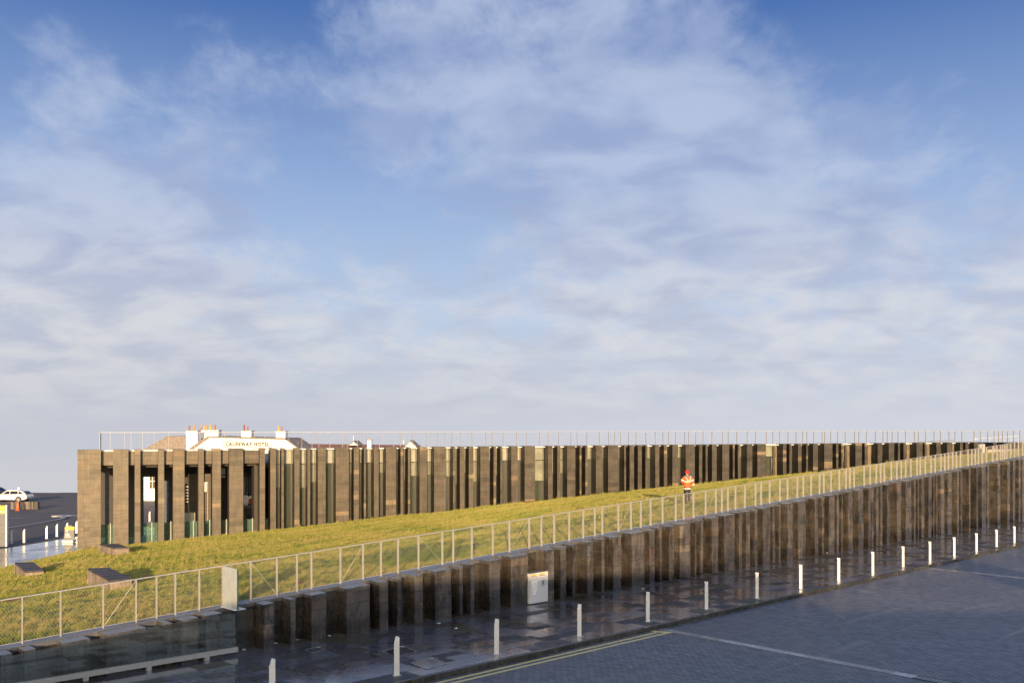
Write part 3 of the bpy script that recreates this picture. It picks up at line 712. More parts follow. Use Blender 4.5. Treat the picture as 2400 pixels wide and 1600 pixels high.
# ================================================================== visitor building: facade of tall stone columns
BLD = thing('visitor_building', Bp(0, 0, -2), 'long low building behind the lawn fronted by tall dark stone columns with glass between', 'building')
def bbox_(mb, s0, s1, n0, n1, z0, z1, col=(1, 1, 1, .5), mi=0, wet=None):
    return mb.hexa([Bp(s0, n1, z0), Bp(s1, n1, z0), Bp(s1, n0, z0), Bp(s0, n0, z0), Bp(s0, n1, z1), Bp(s1, n1, z1), Bp(s1, n0, z1), Bp(s0, n0, z1)], col, mi, wet)
FB = [(710, 927, 0), (1040, 1180, 0), (1237, 1290, 0), (1453, 1508, 0), (1590, 1695, 0), (1823, 1873, 0), (1950, 2030, 0), (2105, 2235, 0),
      (425, 475, 500), (523, 575, 500), (625, 648, 500), (745, 792, 500), (865, 890, 500), (960, 1033, 500), (1125, 1245, 500), (1290, 1338, 500), (1383, 1403, 500), (1475, 1520, 500), (1585, 1680, 500), (1720, 1747, 500), (1788, 1810, 500), (1895, 1963, 500), (2028, 2137, 500),
      (242, 262, 1000), (305, 347, 1000), (387, 428, 1000), (493, 576, 1000), (615, 636, 1000), (677, 697, 1000), (778, 837, 1000), (900, 997, 1000), (1115, 1155, 1000), (1200, 1230, 1000), (1290, 1366, 1000), (1405, 1423, 1000), (1458, 1478, 1000), (1555, 1612, 1000), (1667, 1760, 1000), (1815, 1832, 1000), (1865, 1905, 1000), (1940, 1977, 1000), (2010, 2028, 1000), (2100, 2137, 1000), (2180, 2206, 1000), (2258, 2310, 1000),
      (420, 503, 1500), (543, 572, 1500), (603, 622, 1500), (662, 705, 1500), (755, 820, 1500), (853, 870, 1500), (900, 918, 1500), (982, 1032, 1500), (1078, 1157, 1500), (1313, 1345, 1500), (1372, 1391, 1500), (1452, 1485, 1500), (1528, 1543, 1500), (1590, 1635, 1500), (1692, 1768, 1500), (1802, 1823, 1500), (1850, 1866, 1500), (1980, 2040, 1500), (2065, 2083, 1500),
      (1008, 1048, 1800), (1110, 1160, 1800), (1195, 1213, 1800), (1245, 1267, 1800), (1365, 1420, 1800), (1440, 1455, 1800), (1548, 1588, 1800), (1645, 1690, 1800), (1765, 1792, 1800), (1815, 1843, 1800), (1893, 1930, 1800)]
fcols = [(sb(o + a / 3.92), sb(o + b / 3.92)) for a, b, o in FB]
DEP = .95
fr_ = random.Random(21); its = []
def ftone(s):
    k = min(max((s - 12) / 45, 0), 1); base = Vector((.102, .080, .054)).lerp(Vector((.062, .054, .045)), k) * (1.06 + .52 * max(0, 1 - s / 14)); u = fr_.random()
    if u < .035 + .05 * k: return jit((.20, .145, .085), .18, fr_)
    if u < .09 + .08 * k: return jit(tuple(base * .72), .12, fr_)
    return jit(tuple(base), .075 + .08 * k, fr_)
allc = list(fcols)
s = sb(2328)
while s < sb(2460): 
    wd = fr_.choice([.5, .8, 1.2]); allc.append((s, s + wd)); s += wd + fr_.uniform(.9, 1.3)
for ci, (a, b) in enumerate(allc):
    zb0 = min(base_z(a), base_z(b)) - .35; top = ZCOL if ci < len(fcols) else ZCOL - .05
    co = bbox_(MB(), a + .014, b - .014, -DEP, -.014, zb0, top - .012).build('column', M['joint'], BLD)
    z = zb0; wide = b - a > 1.0
    while z < top - .02:
        h = fr_.uniform(.26, .36)
        if z + h > top - .16: h = top - z
        cuts = [a, b]
        if wide and fr_.random() < .7: cuts = [a, a + (b - a) * fr_.choice([.4, .5, .6]), b]
        if ci == 0: cuts = [a, a + (b - a) * .27, a + (b - a) * .54, b] if fr_.random() < .6 else [a, a + (b - a) * .54, b]
        for q in range(len(cuts) - 1):
            its.append((bbox_(MB(), cuts[q] + .0035, cuts[q + 1] - .0035, -DEP - .004, fr_.uniform(-.006, .005), z + .004, z + h - .004, (*ftone(a), .5), 0,   .17 if ci > 8 else .40), co))  # left faces toned darker than the fronts, side shade put into the colour
        z += h
def rest_f(r):
    by = {}
    for mb, p in r: by.setdefault(p.name, (p, []))[1].append(mb)
    for p, l in by.values(): joined(l).build('stonework', M['facade_stone'], p)['kind'] = 'stuff'
scatter_pieces(its, 300, 'stone', M['facade_stone'], rest_f)
# lintels over the open porch at the left end
for (x0, x1) in ((927 / 3.92, 1040 / 3.92), (1180 / 3.92, 1237 / 3.92), (1290 / 3.92, 1453 / 3.92), (1508 / 3.92, 1590 / 3.92), (1695 / 3.92, 1823 / 3.92), (1873 / 3.92, 1950 / 3.92), (2030 / 3.92, 2105 / 3.92), (2235 / 3.92, 500 + 425 / 3.92)):
    a, b = sb(x0), sb(x1)
    m_ = MB(); z = 3.52
    for h in (.3, .3, .3): bbox_(m_, a + .004, b - .004, -.9, -.42 + fr_.uniform(-.004, .004), z + .003, z + h - .003, (*ftone(a), .5)); z += h
    m_.build('lintel', M['facade_stone'], BLD)
S0, S1 = fcols[0][0], fcols[-1][1] + .1; SP = sb(606)
bbox_(MB(), fcols[0][1] + .01, S1, -1.5, -.55, 4.425, 4.50).build('roof_coping', M['coping'], BLD)
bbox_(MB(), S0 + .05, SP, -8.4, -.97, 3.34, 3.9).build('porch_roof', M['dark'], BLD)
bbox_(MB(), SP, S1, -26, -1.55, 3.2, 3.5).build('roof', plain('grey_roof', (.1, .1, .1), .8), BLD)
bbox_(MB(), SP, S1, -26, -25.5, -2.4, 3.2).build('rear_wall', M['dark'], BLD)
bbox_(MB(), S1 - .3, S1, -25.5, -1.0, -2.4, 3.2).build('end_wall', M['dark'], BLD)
# porch: floor, dark back wall with one opening through to the car park
FLZ = -1.92
bbox_(MB(), S0 + .1, SP, -8.4, -.2, FLZ - .4, FLZ).build('porch_floor', M['paving'], BLD)
NBK = -7.2
for (x0, x1) in ((196, 337), (363, 640)):
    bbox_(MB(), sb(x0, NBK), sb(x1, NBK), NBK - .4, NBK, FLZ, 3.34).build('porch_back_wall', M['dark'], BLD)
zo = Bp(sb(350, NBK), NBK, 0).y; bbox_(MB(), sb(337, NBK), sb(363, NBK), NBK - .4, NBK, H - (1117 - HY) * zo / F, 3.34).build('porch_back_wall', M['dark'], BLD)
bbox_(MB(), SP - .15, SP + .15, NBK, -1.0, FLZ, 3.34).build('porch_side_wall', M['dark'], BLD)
def inner(x0, x1, y0, y1, n, th, name, m_, parent=BLD):
    a, b = sb(x0, n), sb(x1, n); Y = Bp((a + b) / 2, n, 0).y
    return bbox_(MB(), a, b, n - th, n, H - (y1 - HY) * Y / F, H - (y0 - HY) * Y / F, (*jit((.11, .088, .066), .05), .5)).build(name, m_, parent)
M['pale_panel'] = plain('pale_panel', (.62, .58, .44), .45)
inner(442, 500, 1110, 1280, -4.2, .5, 'inner_stone_pier', M['facade_stone'])
inner(384, 395, 1126, 1290, -2.6, .05, 'dark_door', plain('blue_grey_door', (.10, .115, .15), .25))
inner(246, 256, 1105, 1290, -2.6, .05, 'dark_door', plain('blue_grey_door_b', (.10, .115, .15), .25))
inner(505, 528, 1096, 1112, -2.2, .05, 'high_window', plain('cool_glass', (.30, .38, .44), .15))
inner(478, 485, 1129, 1152, -4.1, .03, 'notice_board', plain('notice', (.55, .56, .58), .5))
inner(486.5, 487.6, 1128, 1262, -4.1, .05, 'pale_edge', M['pale_panel'])
cnt = thing('reception_counter', Bp(sb(446, -2.0), -2.0, FLZ), 'pale curved reception counter behind the green glass in the porch', 'counter')
inner(431, 446, 1201, 1255, -2.1, .7, 'counter_front', plain('counter_side', (.50, .46, .42), .5), cnt); inner(446, 457, 1201, 1253, -2.0, .75, 'lit_end', M['pale_panel'], cnt)
shf = thing('display_shelf', Bp(sb(437, -4.5), -4.5, FLZ), 'narrow display shelf with small white goods beside the counter', 'shelf')
inner(432, 442, 1134, 1215, -4.7, .3, 'shelf_back', M['darkframe'], shf)
for k in range(6): inner(434.5, 441, 1138 + k * 7, 1141.5 + k * 7, -4.35, .12, 'white_goods', plain('goods%d' % k, (.6, .6, .62), .5), shf)
for k in range(5): inner(432, 442, 1145 + k * 7, 1146 + k * 7, -4.3, .2, 'shelf_board', M['darkframe'], shf)
inner(560, 575, 1118, 1160, -4.4, .03, 'rear_window', plain('bright_window', (.28, .34, .45), .12)); inner(578, 592, 1118, 1160, -4.4, .03, 'rear_window', plain('bright_window_b', (.28, .34, .45), .12))
tb = thing('display_table', Bp(sb(585, -2.4), -2.4, FLZ), 'black display table inside the porch at the right end', 'table')
inner(566, 598, 1184, 1190, -2.2, .8, 'table_top', M['darkframe'], tb)
inner(577, 596, 1190, 1208, -2.4, .5, 'pedestal', M['black'], tb)
def shirt(px, col, label):
    a = sb(px, -2.5); p = Bp(a, -2.5, 0); zc = H - (1184 - HY) * p.y / F
    t = thing('hanging_top', Vector((p.x, p.y, zc)), label, 'clothing', 'tops displayed in the porch')
    m1 = plain('top_cloth_' + str(px), col, .8); m2 = plain('top_shoulder_' + str(px), (.75, .74, .72), .8)
    def ring(prof, name, mm):
        mb = MB(); n = 14; vs = []; fs2 = []
        for (wx, wy, z) in prof: vs += [Vector((p.x, p.y, zc)) + DB * wx * math.cos(6.2832 * k / n) + NB * wy * math.sin(6.2832 * k / n) + Vector((0, 0, z)) for k in range(n)]
        for i in range(len(prof) - 1): fs2 += [(i * n + k, i * n + (k + 1) % n, (i + 1) * n + (k + 1) % n, (i + 1) * n + k) for k in range(n)]
        fs2 += [tuple(range(n))[::-1], tuple((len(prof) - 1) * n + k for k in range(n))]
        mb.add(vs, fs2).build(name, mm, t, smooth=True)
    ring([(.20, .13, .0), (.19, .12, .2), (.23, .14, .42), (.24, .14, .5)], 'body_cloth', m1); ring([(.24, .14, .5), (.26, .14, .6), (.15, .10, .70), (.07, .06, .74)], 'shoulders', m2)
    for s_ in (-1, 1):
        q = Vector((p.x, p.y, zc)); MB().tube([q + DB * .22 * s_ + Vector((0, 0, .6)), q + DB * .31 * s_ + Vector((0, 0, .35)), q + DB * .30 * s_ + Vector((0, 0, .1))], [.07, .06, .05], 8).build('sleeve', m2 if s_ < 0 else m1, t, smooth=True)
shirt(574, (.70, .68, .66), 'white and brown top on display in the porch'); shirt(590, (.36, .03, .035), 'dark red top with white shoulders on display in the porch')
# green glass balustrade across the porch
GB = thing('porch_balustrade', Bp((fcols[0][1] + SP) / 2, -1.05, FLZ), 'greenish glass balustrade between the porch columns', 'balustrade')
for i in range(9):
    a = fcols[i][1] - .25; b = fcols[i + 1][0] + .25
    bbox_(MB(), a, b, -1.06, -1.045, FLZ + .02, -.37).build('pane', M['glass_green'], GB)
    MB().tube([Bp((a + b) / 2 + .2, -1.0, FLZ), Bp((a + b) / 2 + .2, -1.0, -.3)], .018, 6).build('post', M['satin'], GB)
# glazing in the slots between the columns
def glaze_fn(t, b, o):
    b.inputs['Base Color'].default_value = (.055, .06, .048, 1); b.inputs['Roughness'].default_value = .04; b.inputs['Specular IOR Level'].default_value = 1.0
    b.inputs['Coat Weight'].default_value = .6; b.inputs['Coat Roughness'].default_value = .02; b.inputs['Coat IOR'].default_value = 1.9
M['glaze'] = mat('window_glass', glaze_fn)
M['sky_sheen_pane'] = plain('painted_sky_sheen', (.36, .355, .29), .12, 0, 1.2, .18)  # pale upper panes: reflected sky painted as a flat colour
M['pane_sheen'] = plain('painted_pane_sheen', (.23, .23, .175), .25, 0, .5, .35)  # added sheets whose grey stands in for reflections in the panes
M['mull'] = plain('mullion', (.10, .088, .075), .45, .3)
NG = -.80; zt1 = 3.42
for i in range(9, len(fcols) - 1):
    a, b = fcols[i][1], fcols[i + 1][0]
    if b - a < .25 and i > 60: continue
    zb0 = min(base_z(a), base_z(b)) - .1; wn = bbox_(MB(), a - .05, b + .05, NG - .1, NG - .05, zb0, 4.42).build('window', M['darkframe'], BLD)
    if i == 53 or i == 63 or i == 61: pass
    if zt1 > zb0 + .4:
        bbox_(MB(), a - .04, b + .04, NG - .03, NG - .01, zb0, zt1 - .03).build('pane', M['glaze'], wn)
        zk = zb0 + (zt1 - zb0) * fr_.uniform(.35, .5); bbox_(MB(), a - .04, b + .04, NG - .04, NG + .02, zk, zk + .05).build('transom', M['darkframe'], wn)
        if fr_.random() < .85 and i < 34: bbox_(MB(), a - .02, b + .0, NG - .012, NG - .004, max(zk + .1, zt1 - fr_.uniform(.7, 1.9)), zt1 - .04).build('pane_sheen', M['pane_sheen'], wn)
        bbox_(MB(), a - .04, b + .04, NG - .04, NG + .02, zt1 - .03, zt1 + .03).build('transom', M['darkframe'], wn)
    bbox_(MB(), a - .04, b + .04, NG - .03, NG - .01, zt1 + .03, 4.42).build('sky_sheen_pane', M['sky_sheen_pane'] if i < 30 else M['pane_sheen'], wn)
    bbox_(MB(), b - .085, b - .05, NG - .02, NG + .03, zb0, 4.42).build('mullion', M['mull'], wn)
# pale piers and door handles towards the far end
for x0, x1 in ((1816, 1820.5), (1984.5, 1991), (2033.5, 2041), (2125, 2131), (2172, 2178), (2232, 2236)):
    bbox_(MB(), sb(x0, -.3), sb(x1, -.3), -.55, -.3, base_z(sb(x0)) - .3, 4.36, (.19, .145, .095, .5)).build('pale_pier', M['facade_stone'], BLD)
for x0, y0, y1 in ((1809.5, 1073, 1098), (1977, 1056, 1082), (2033, 1060, 1072)):
    a = sb(x0, -.5); p = Bp(a, -.5, 0); MB().tube([Bp(a + .05, -.62, H - (y0 - HY) * p.y / F), Bp(a - .02, -.5, H - ((y0 + y1) / 2 - HY) * p.y / F), Bp(a + .05, -.62, H - (y1 - HY) * p.y / F)], .022, 6).build('door_handle', M['steel'], BLD)

# ------------------------------------------------------------------ railing along the roof edge
NRR = -.62; ZR0 = 4.50; ZR1 = 5.68
rp = [233.5, 258.4, 292, 307, 334, 361, 395.4, 435, 455, 488, 526, 557, 596, 621, 646, 677, 707, 731, 747, 772.5, 802, 814, 837, 860, 888.5, 922, 938, 967, 999.5, 1026, 1043, 1059, 1080, 1106, 1138, 1153, 1179, 1210, 1234, 1264, 1284, 1309, 1337.5, 1352, 1375, 1404, 1426, 1440, 1454, 1472.5, 1490, 1513, 1535, 1553, 1566, 1583, 1604, 1613.5, 1630, 1647, 1668, 1693, 1706, 1726, 1750.5, 1770, 1795, 1810.5, 1826, 1846, 1865, 1880, 1890, 1906, 1926, 1932, 1946, 1962, 1980, 2002, 2012, 2030, 2051, 2068.6, 2078.6, 2090, 2103.6, 2121, 2142, 2151.5, 2168, 2188, 2203, 2223, 2237, 2253, 2282, 2297, 2314, 2329, 2339, 2348.5, 2360.5, 2374, 2389]
rs_ = [sb(p, NRR) for p in rp]; s = rs_[-1]
while s < 110: s += rnd.uniform(1, 1.7); rs_.append(s)
RR = thing('roof_railing', Bp(rs_[0], NRR, ZR0), 'level steel railing with blade posts along the roof edge of the building', 'railing')
MB().box(Bp(rs_[0], NRR - .03, ZR1 - .03), DB * (rs_[-1] - rs_[0]), NB * .06, (0, 0, .028)).build('handrail', M['rail'], RR)
r0 = None
for s in rs_:
    q = Bp(s, NRR, ZR0)
    if r0 is None: r0 = MB().box(q - DB * .007, DB * .014, NB * .11, (0, 0, ZR1 - ZR0 - .03)).build('post', M['rail'], RR); rb = WLOC[r0.name] - q
    else: clone(r0, RR, q + rb)
for a, b in ((1106, 1130), (1309, 1334), (1490, 1510), (1668, 1690), (1826, 1845), (1980, 2000), (2121, 2140), (2253, 2272)):
    MB().tube([Bp(sb(a, NRR), NRR, ZR1 - .04), Bp(sb(b, NRR), NRR, ZR0 + .02)], .008, 5).build('brace_wire', M['rail'], RR)
net('wire_net', rs_[0], rs_[-1], None, ZR1 - ZR0 - .1, lambda s, h: Bp(s, NRR, ZR0 + .04 + h), .09, .0011, M['wire'], RR)
# return of the railing along the short end of the roof
ER = thing('end_railing', Bp(rs_[0], -4, ZR0), 'dark railing returning along the short left end of the roof', 'railing')
MB().tube([Bp(rs_[0], NRR - .05, ZR1 - .04), Bp(rs_[0] + .1, -8.2, ZR1 - .04)], .014, 6).build('handrail', M['darkframe'], ER)
for k in range(7): MB().tube([Bp(rs_[0] + .05, -1.5 - k, 3.9), Bp(rs_[0] + .05, -1.5 - k, ZR1 - .05)], .012, 6).build('post', M['darkframe'], ER)

# far right end: pale wall, glass screens and kerb beyond the last columns
EW = thing('entrance_wing', Bp(sb(2310), -4, 3), 'low pale wall and roof edge beyond the last facade columns at the far right', 'building')
def atb(px, py, n): a = sb(px, n); p = Bp(a, n, 0); return a, H - (py - HY) * p.y / F
a0, z0 = atb(2296, 1060, -5); a1, z1 = atb(2332, 1040, -5); bbox_(MB(), a0, a1, -9, -5, z0 - 1, z1).build('pale_wall', plain('cream_wall', (.42, .40, .33), .7), EW)
a0, z0 = atb(2322, 1060, -6.5); a1, z1 = atb(2362, 1036.5, -6.5)
m_ = MB(); m_.prism([Bp(a0 + (a1 - a0) * k / 8, -6.5, z1 - 1.1 * (1 - math.sin(math.pi * (.5 * k / 8 if k < 8 else .5))) ) for k in range(9)] + [Bp(a1, -6.5, z0 - 1), Bp(a0, -6.5, z0 - 1)], NB * -4); m_.build('curved_dark_roof', M['darkframe'], EW)
bbox_(MB(), fcols[-1][1] + .4, sb(2470), .55, .8, base_z(sb(2330)) - .3, base_z(sb(2330)) + .35).build('pale_kerb', plain('cream_kerb', (.40, .37, .31), .7), EW)
GS = thing('far_handrail', Bp(sb(2350, -3), -3, 4), 'thin pale handrail on the roof at the far right end', 'railing')
for k in range(7):
    a, z = atb(2285 + k * 17, 1040, -3.4); MB().tube([Bp(a, -3.4, z - .3), Bp(a, -3.4, z + .62)], .016, 6).build('post', M['coping'], GS)
a, z = atb(2282, 1028, -3.4); b, zz = atb(2392, 1021, -3.4); MB().tube([Bp(a, -3.4, z), Bp(b, -3.4, zz)], .02, 6).build('top_rail', M['coping'], GS)
a, z = atb(2150, 1036, -2.2); b, zz = atb(2236, 1031, -2.2); MB().tube([Bp(a, -2.2, z), Bp(b, -2.2, zz)], .03, 6).build('ramp_rail', M['slate'], GS)
# ------------------------------------------------------------------ finding the lawn / car park under a line of sight
gp = grid.reshape(-1, 3); ok_ = gp[:, 1] > 5; gp = gp[ok_]
gpx = CX + F * gp[:, 0] / gp[:, 1]; gpy = HY + F * (H - gp[:, 2]) / gp[:, 1]
def lawn_hit(px, py):
    d = (gpx - px) ** 2 + ((gpy - py) * 2) ** 2; i = np.argsort(d)[:6]; wgt = 1 / (d[i] + 1); z = float((gp[i, 2] * wgt).sum() / wgt.sum()); return at_z(px, py, z)
def road_hit(px, py):
    Y = 80.0
    for _ in range(40): Y = (H - zroad(Y)) * F / (py - HY)
    return Vector(((px - CX) / F * Y, Y, zroad(Y)))

# ================================================================== stone benches on the lawn
M['bench_stone'] = stone('bench_stone', .3, .4, .5, .75)
M['bench_top'] = stone('bench_top', .2, .3, .5, .7)
def bench(top, baseF, label):
    b = lawn_hit(*baseF); Y = b.y; zt_ = H - (top[1][1] - HY) * Y / F
    q = [at_z(x, y, zt_) for x, y in top]           # left, near, right, far
    t = thing('stone_bench', Vector(((q[0].x + q[2].x) / 2, (q[0].y + q[2].y) / 2, b.z)), label, 'bench', 'stone benches on the lawn')
    ctr = sum(q, Vector()) / 4; zb = b.z - .7
    inn = [p.lerp(ctr, .03) for p in q]
    MB().prism([Vector((p.x, p.y, zb)) for p in inn], (0, 0, zt_ - zb - .05)).build('core', M['joint'], t)
    for k in range(4):
        a, c = q[k], q[(k + 1) % 4]; L = (c - a).length; n = max(2, round(L / .42)); d = (c - a).normalized(); o_ = Vector((d.y, -d.x, 0))
        if o_.dot(a - ctr) < 0: o_ = -o_
        for i in range(n):
            p = a + (c - a) * (i / n) + d * .004 - o_ * .05; MB().box(Vector((p.x, p.y, zb)), d * (L / n - .008), o_ * .05, (0, 0, zt_ - zb - .075), (*jit((.27, .205, .145), .12), .5)).build('side_panel', M['bench_stone'], t)
    na, nb = 2, max(3, round((q[1] - q[0]).length / .7))
    for i in range(nb):
        for j in range(na):
            def bl(u, v): return (q[0] * (1 - u) + q[1] * u) * (1 - v) + (q[3] * (1 - u) + q[2] * u) * v
            u0, u1, v0, v1 = i / nb + .006, (i + 1) / nb - .006, j / na + .006, (j + 1) / na - .006
            MB().prism([bl(u0, v0) - Vector((0, 0, .07)), bl(u1, v0) - Vector((0, 0, .07)), bl(u1, v1) - Vector((0, 0, .07)), bl(u0, v1) - Vector((0, 0, .07))], (0, 0, .07), (*jit((.060, .048, .046), .2), .5)).build('top_slab', M['bench_top'], t)
bench([(34, 1317), (60.5, 1338), (102.7, 1335.5), (79, 1316.4)], (60.5, 1355), 'low stone block bench at the lawn edge by the wet plaza paving')
bench([(205.5, 1330.7), (258.5, 1358.6), (309, 1354.5), (256, 1329)], (258, 1382), 'largest low stone block bench just behind the wall railing')
bench([(233.4, 1273.8), (269, 1283.5), (302.8, 1282), (276.8, 1273.3)], (269, 1301), 'low stone block bench close to the foot of the facade columns')

# ================================================================== bollards along the kerb
NB2 = 4.66
def bollard_mesh(o, ang, h=.94, w=.14):
    """three-sided steel post with a slanting top"""
    d = Vector((math.cos(ang), math.sin(ang), 0)); b = Vector((-d.y, d.x, 0)); A, B_, Cc = o - d * w / 2, o + d * w / 2, o + b * w * .8
    m_ = MB(); m_.add([A, B_, Cc, A + Vector((0, 0, h - .16)), B_ + Vector((0, 0, h)), Cc + Vector((0, 0, h + .005))], [(2, 1, 0), (3, 4, 5), (0, 1, 4, 3), (1, 2, 5, 4), (2, 0, 3, 5)]); return m_
bpxs = [638, 930, 1164, 1358, 1518.5, 1656, 1774.5, 1877, 1966, 2046, 2117, 2180, 2237, 2289, 2336, 2378]
b0 = None
for i, p in enumerate(bpxs):
    s = sw(p, NB2); q = Wp(s, NB2, zp(s))
    if i == 0: lab = 'steel bollard cut by the lower frame edge, first of the kerb row'
    elif i == 3: lab = 'slanted-top steel bollard on the kerb just right of the litter bin'
    elif i == 4: lab = 'slanted-top steel bollard beside the end of the yellow lines, fifth of the kerb row'
    elif i == 15: lab = 'farthest small steel bollard of the kerb row at the right edge'
    else: lab = 'slanted-top steel bollard on the wet kerb, %s counting from the lower end of the row' % ORD[i]
    t = thing('bollard', q, lab, 'bollard', 'steel bollards along the kerb')
    if b0 is None:
        b0 = bollard_mesh(q, R(22)).build('body', M['satin'], t, bevel=.006); bs = WLOC[b0.name] - q
        pl = MB().cbox(q + Vector((0, .045, 0)), (.21, .19, .006), R(22)).build('base_plate', M['steel'], t); bps = WLOC[pl.name] - q
    else: clone(b0, t, q + bs); clone(pl, t, q + bps)
for i, (x, y) in enumerate([(27, 1273.5), (56, 1271), (109, 1262), (133, 1257), (157, 1253.5), (179, 1249)]):
    q = at_z(x, y, ZPL); lab = ['pale bollard beside the tall sign on the left plaza', 'second pale bollard from the tall sign on the left plaza', 'third pale bollard from the tall sign on the left plaza', 'fourth pale bollard from the tall sign, left of the pavement sign', 'pale bollard rising behind the pavement sign', 'pale bollard half hidden by the building corner'][i]
    t = thing('bollard', q, lab, 'bollard', 'bollards along the plaza kerb'); clone(b0, t, q + bs); clone(pl, t, q + bps)

# ================================================================== litter and recycling bin against the wall
def bin_():
    p = at_z(1241.7, 1417, 0)
    for _ in range(5): s0 = (p - P0).dot(DW); p = at_z(1241.7, 1417, zp(s0))
    n = (p - P0).dot(NW); s1 = sw(1284, n); hgt = 73 * p.y / F; dn = .34
    t = thing('recycling_bin', Wp((s0 + s1) / 2, n, zp(s0)), 'silver twin recycling and litter bin standing against the stone wall', 'bin')
    z0 = lambda q: zp(q) + .035; zz = lambda dz: (lambda q: zp(s0) + dz)
    wbox(MB(), s0 + .03, s1 - .03, n - dn + .03, n - .03, lambda q: zp(q), z0).build('plinth', M['black'], t)
    M['binface'] = plain('bin_panel', (.60, .60, .615), .4, .1, 3, .04); M['bincol'] = plain('bin_casing', (.70, .68, .66), .4, .2)
    wbox(MB(), s0 + .012, s1 - .012, n - dn, n - .014, z0, zz(hgt * .835)).build('casing', M['bincol'], t)
    sm = (s0 + s1) / 2
    wbox(MB(), s0 + .002, s1 - .002, n - .012, n + .004, z0, zz(hgt * .835)).build('door', M['binface'], t)
    # hood with two openings
    hd = MB(); a, b = hgt * .84, hgt
    wbox(hd, s0, s1, n - dn - .02, n + .004, zz(b - .03), zz(b)); wbox(hd, s0, s0 + .05, n - dn, n + .004, zz(a), zz(b - .031)); wbox(hd, s1 - .05, s1, n - dn, n + .004, zz(a), zz(b - .031)); wbox(hd, sm - .03, sm + .03, n - dn, n + .004, zz(a), zz(b - .031))
    wbox(MB(), s0 + .051, s1 - .051, n - .11, n - .09, zz(a + .05), zz(b - .031)).build('gold_lit_back', plain('painted_gold_light', (.72, .46, .16), .5), t); wbox(MB(), s0 + .051, s1 - .051, n - .085, n - .02, zz(a + .02), zz(a + .045)).build('slot_floor', M['black'], t); wbox(hd, s0 + .051, sm - .031, n - .02, n + .002, zz(a), zz(a + .05)); wbox(hd, sm + .031, s1 - .051, n - .02, n + .002, zz(a), zz(a + .05))  # golden back panel: sunlight in the openings put into its colour
    hd.build('hood', M['bincol'], t); wbox(MB(), s0 - .01, s1 + .01, n - dn - .03, n + .012, zz(hgt + .001), zz(hgt + .02)).build('lid', plain('bin_lid', (.10, .10, .105), .3), t)
    # printed symbols and lettering: recycling arrow on the left, litter symbol on the right
    wht = plain('white_print', (.97, .98, .93), .5); brn = plain('brown_print', (.16, .10, .09), .5)
    W_ = s1 - s0; FX = lambda u: s0 + W_ * u; FZ = lambda v: zp(s0) + hgt * v
    def rect(mb, u0, u1, v0, v1): mb.box(Wp(FX(u0), n + .005, FZ(v0)), DW * (W_ * (u1 - u0)), NW * .003, (0, 0, hgt * (v1 - v0)))
    sy = MB()
    for r_ in ((.13, .40, .735, .755), (.13, .40, .575, .595), (.13, .17, .595, .735), (.36, .40, .595, .735)): rect(sy, *r_)
    cx_, cz_ = (FX(.265), FZ(.665)); 
    for k in range(9):
        a0 = R(50 + k * 30); a1 = R(50 + k * 30 + 29); r0_, r1_ = W_ * .045, W_ * .082
        sy.prism([Wp(cx_ + math.cos(a0) * r0_, n + .005, cz_ + math.sin(a0) * r0_), Wp(cx_ + math.cos(a0) * r1_, n + .005, cz_ + math.sin(a0) * r1_), Wp(cx_ + math.cos(a1) * r1_, n + .005, cz_ + math.sin(a1) * r1_), Wp(cx_ + math.cos(a1) * r0_, n + .005, cz_ + math.sin(a1) * r0_)], NW * .003)
    sy.prism([Wp(cx_ + W_ * .01, n + .005, cz_ - W_ * .02), Wp(cx_ + W_ * .12, n + .005, cz_ - W_ * .03), Wp(cx_ + W_ * .06, n + .005, cz_ + W_ * .05)], NW * .003)
    sy.build('recycling_symbol', wht, t)
    lt = MB(); rr = random.Random(3); v = .555
    for ln in (.20, .27, .22, .20, .17, .17):
        u = .15
        while u < .15 + ln:
            w2 = rr.uniform(.03, .06); rect(lt, u, u + w2, v - .028, v); u += w2 + .014
        v -= .043
    lt.build('small_print', wht, t)
    s2 = MB()
    for r_ in ((.62, .86, .725, .735), (.62, .86, .585, .595), (.62, .635, .595, .725), (.845, .86, .595, .725), (.70, .78, .61, .70), (.69, .79, .705, .715), (.65, .84, .555, .566), (.68, .80, .53, .54)): rect(s2, *r_)
    s2.build('litter_symbol', brn, t)
bin_()

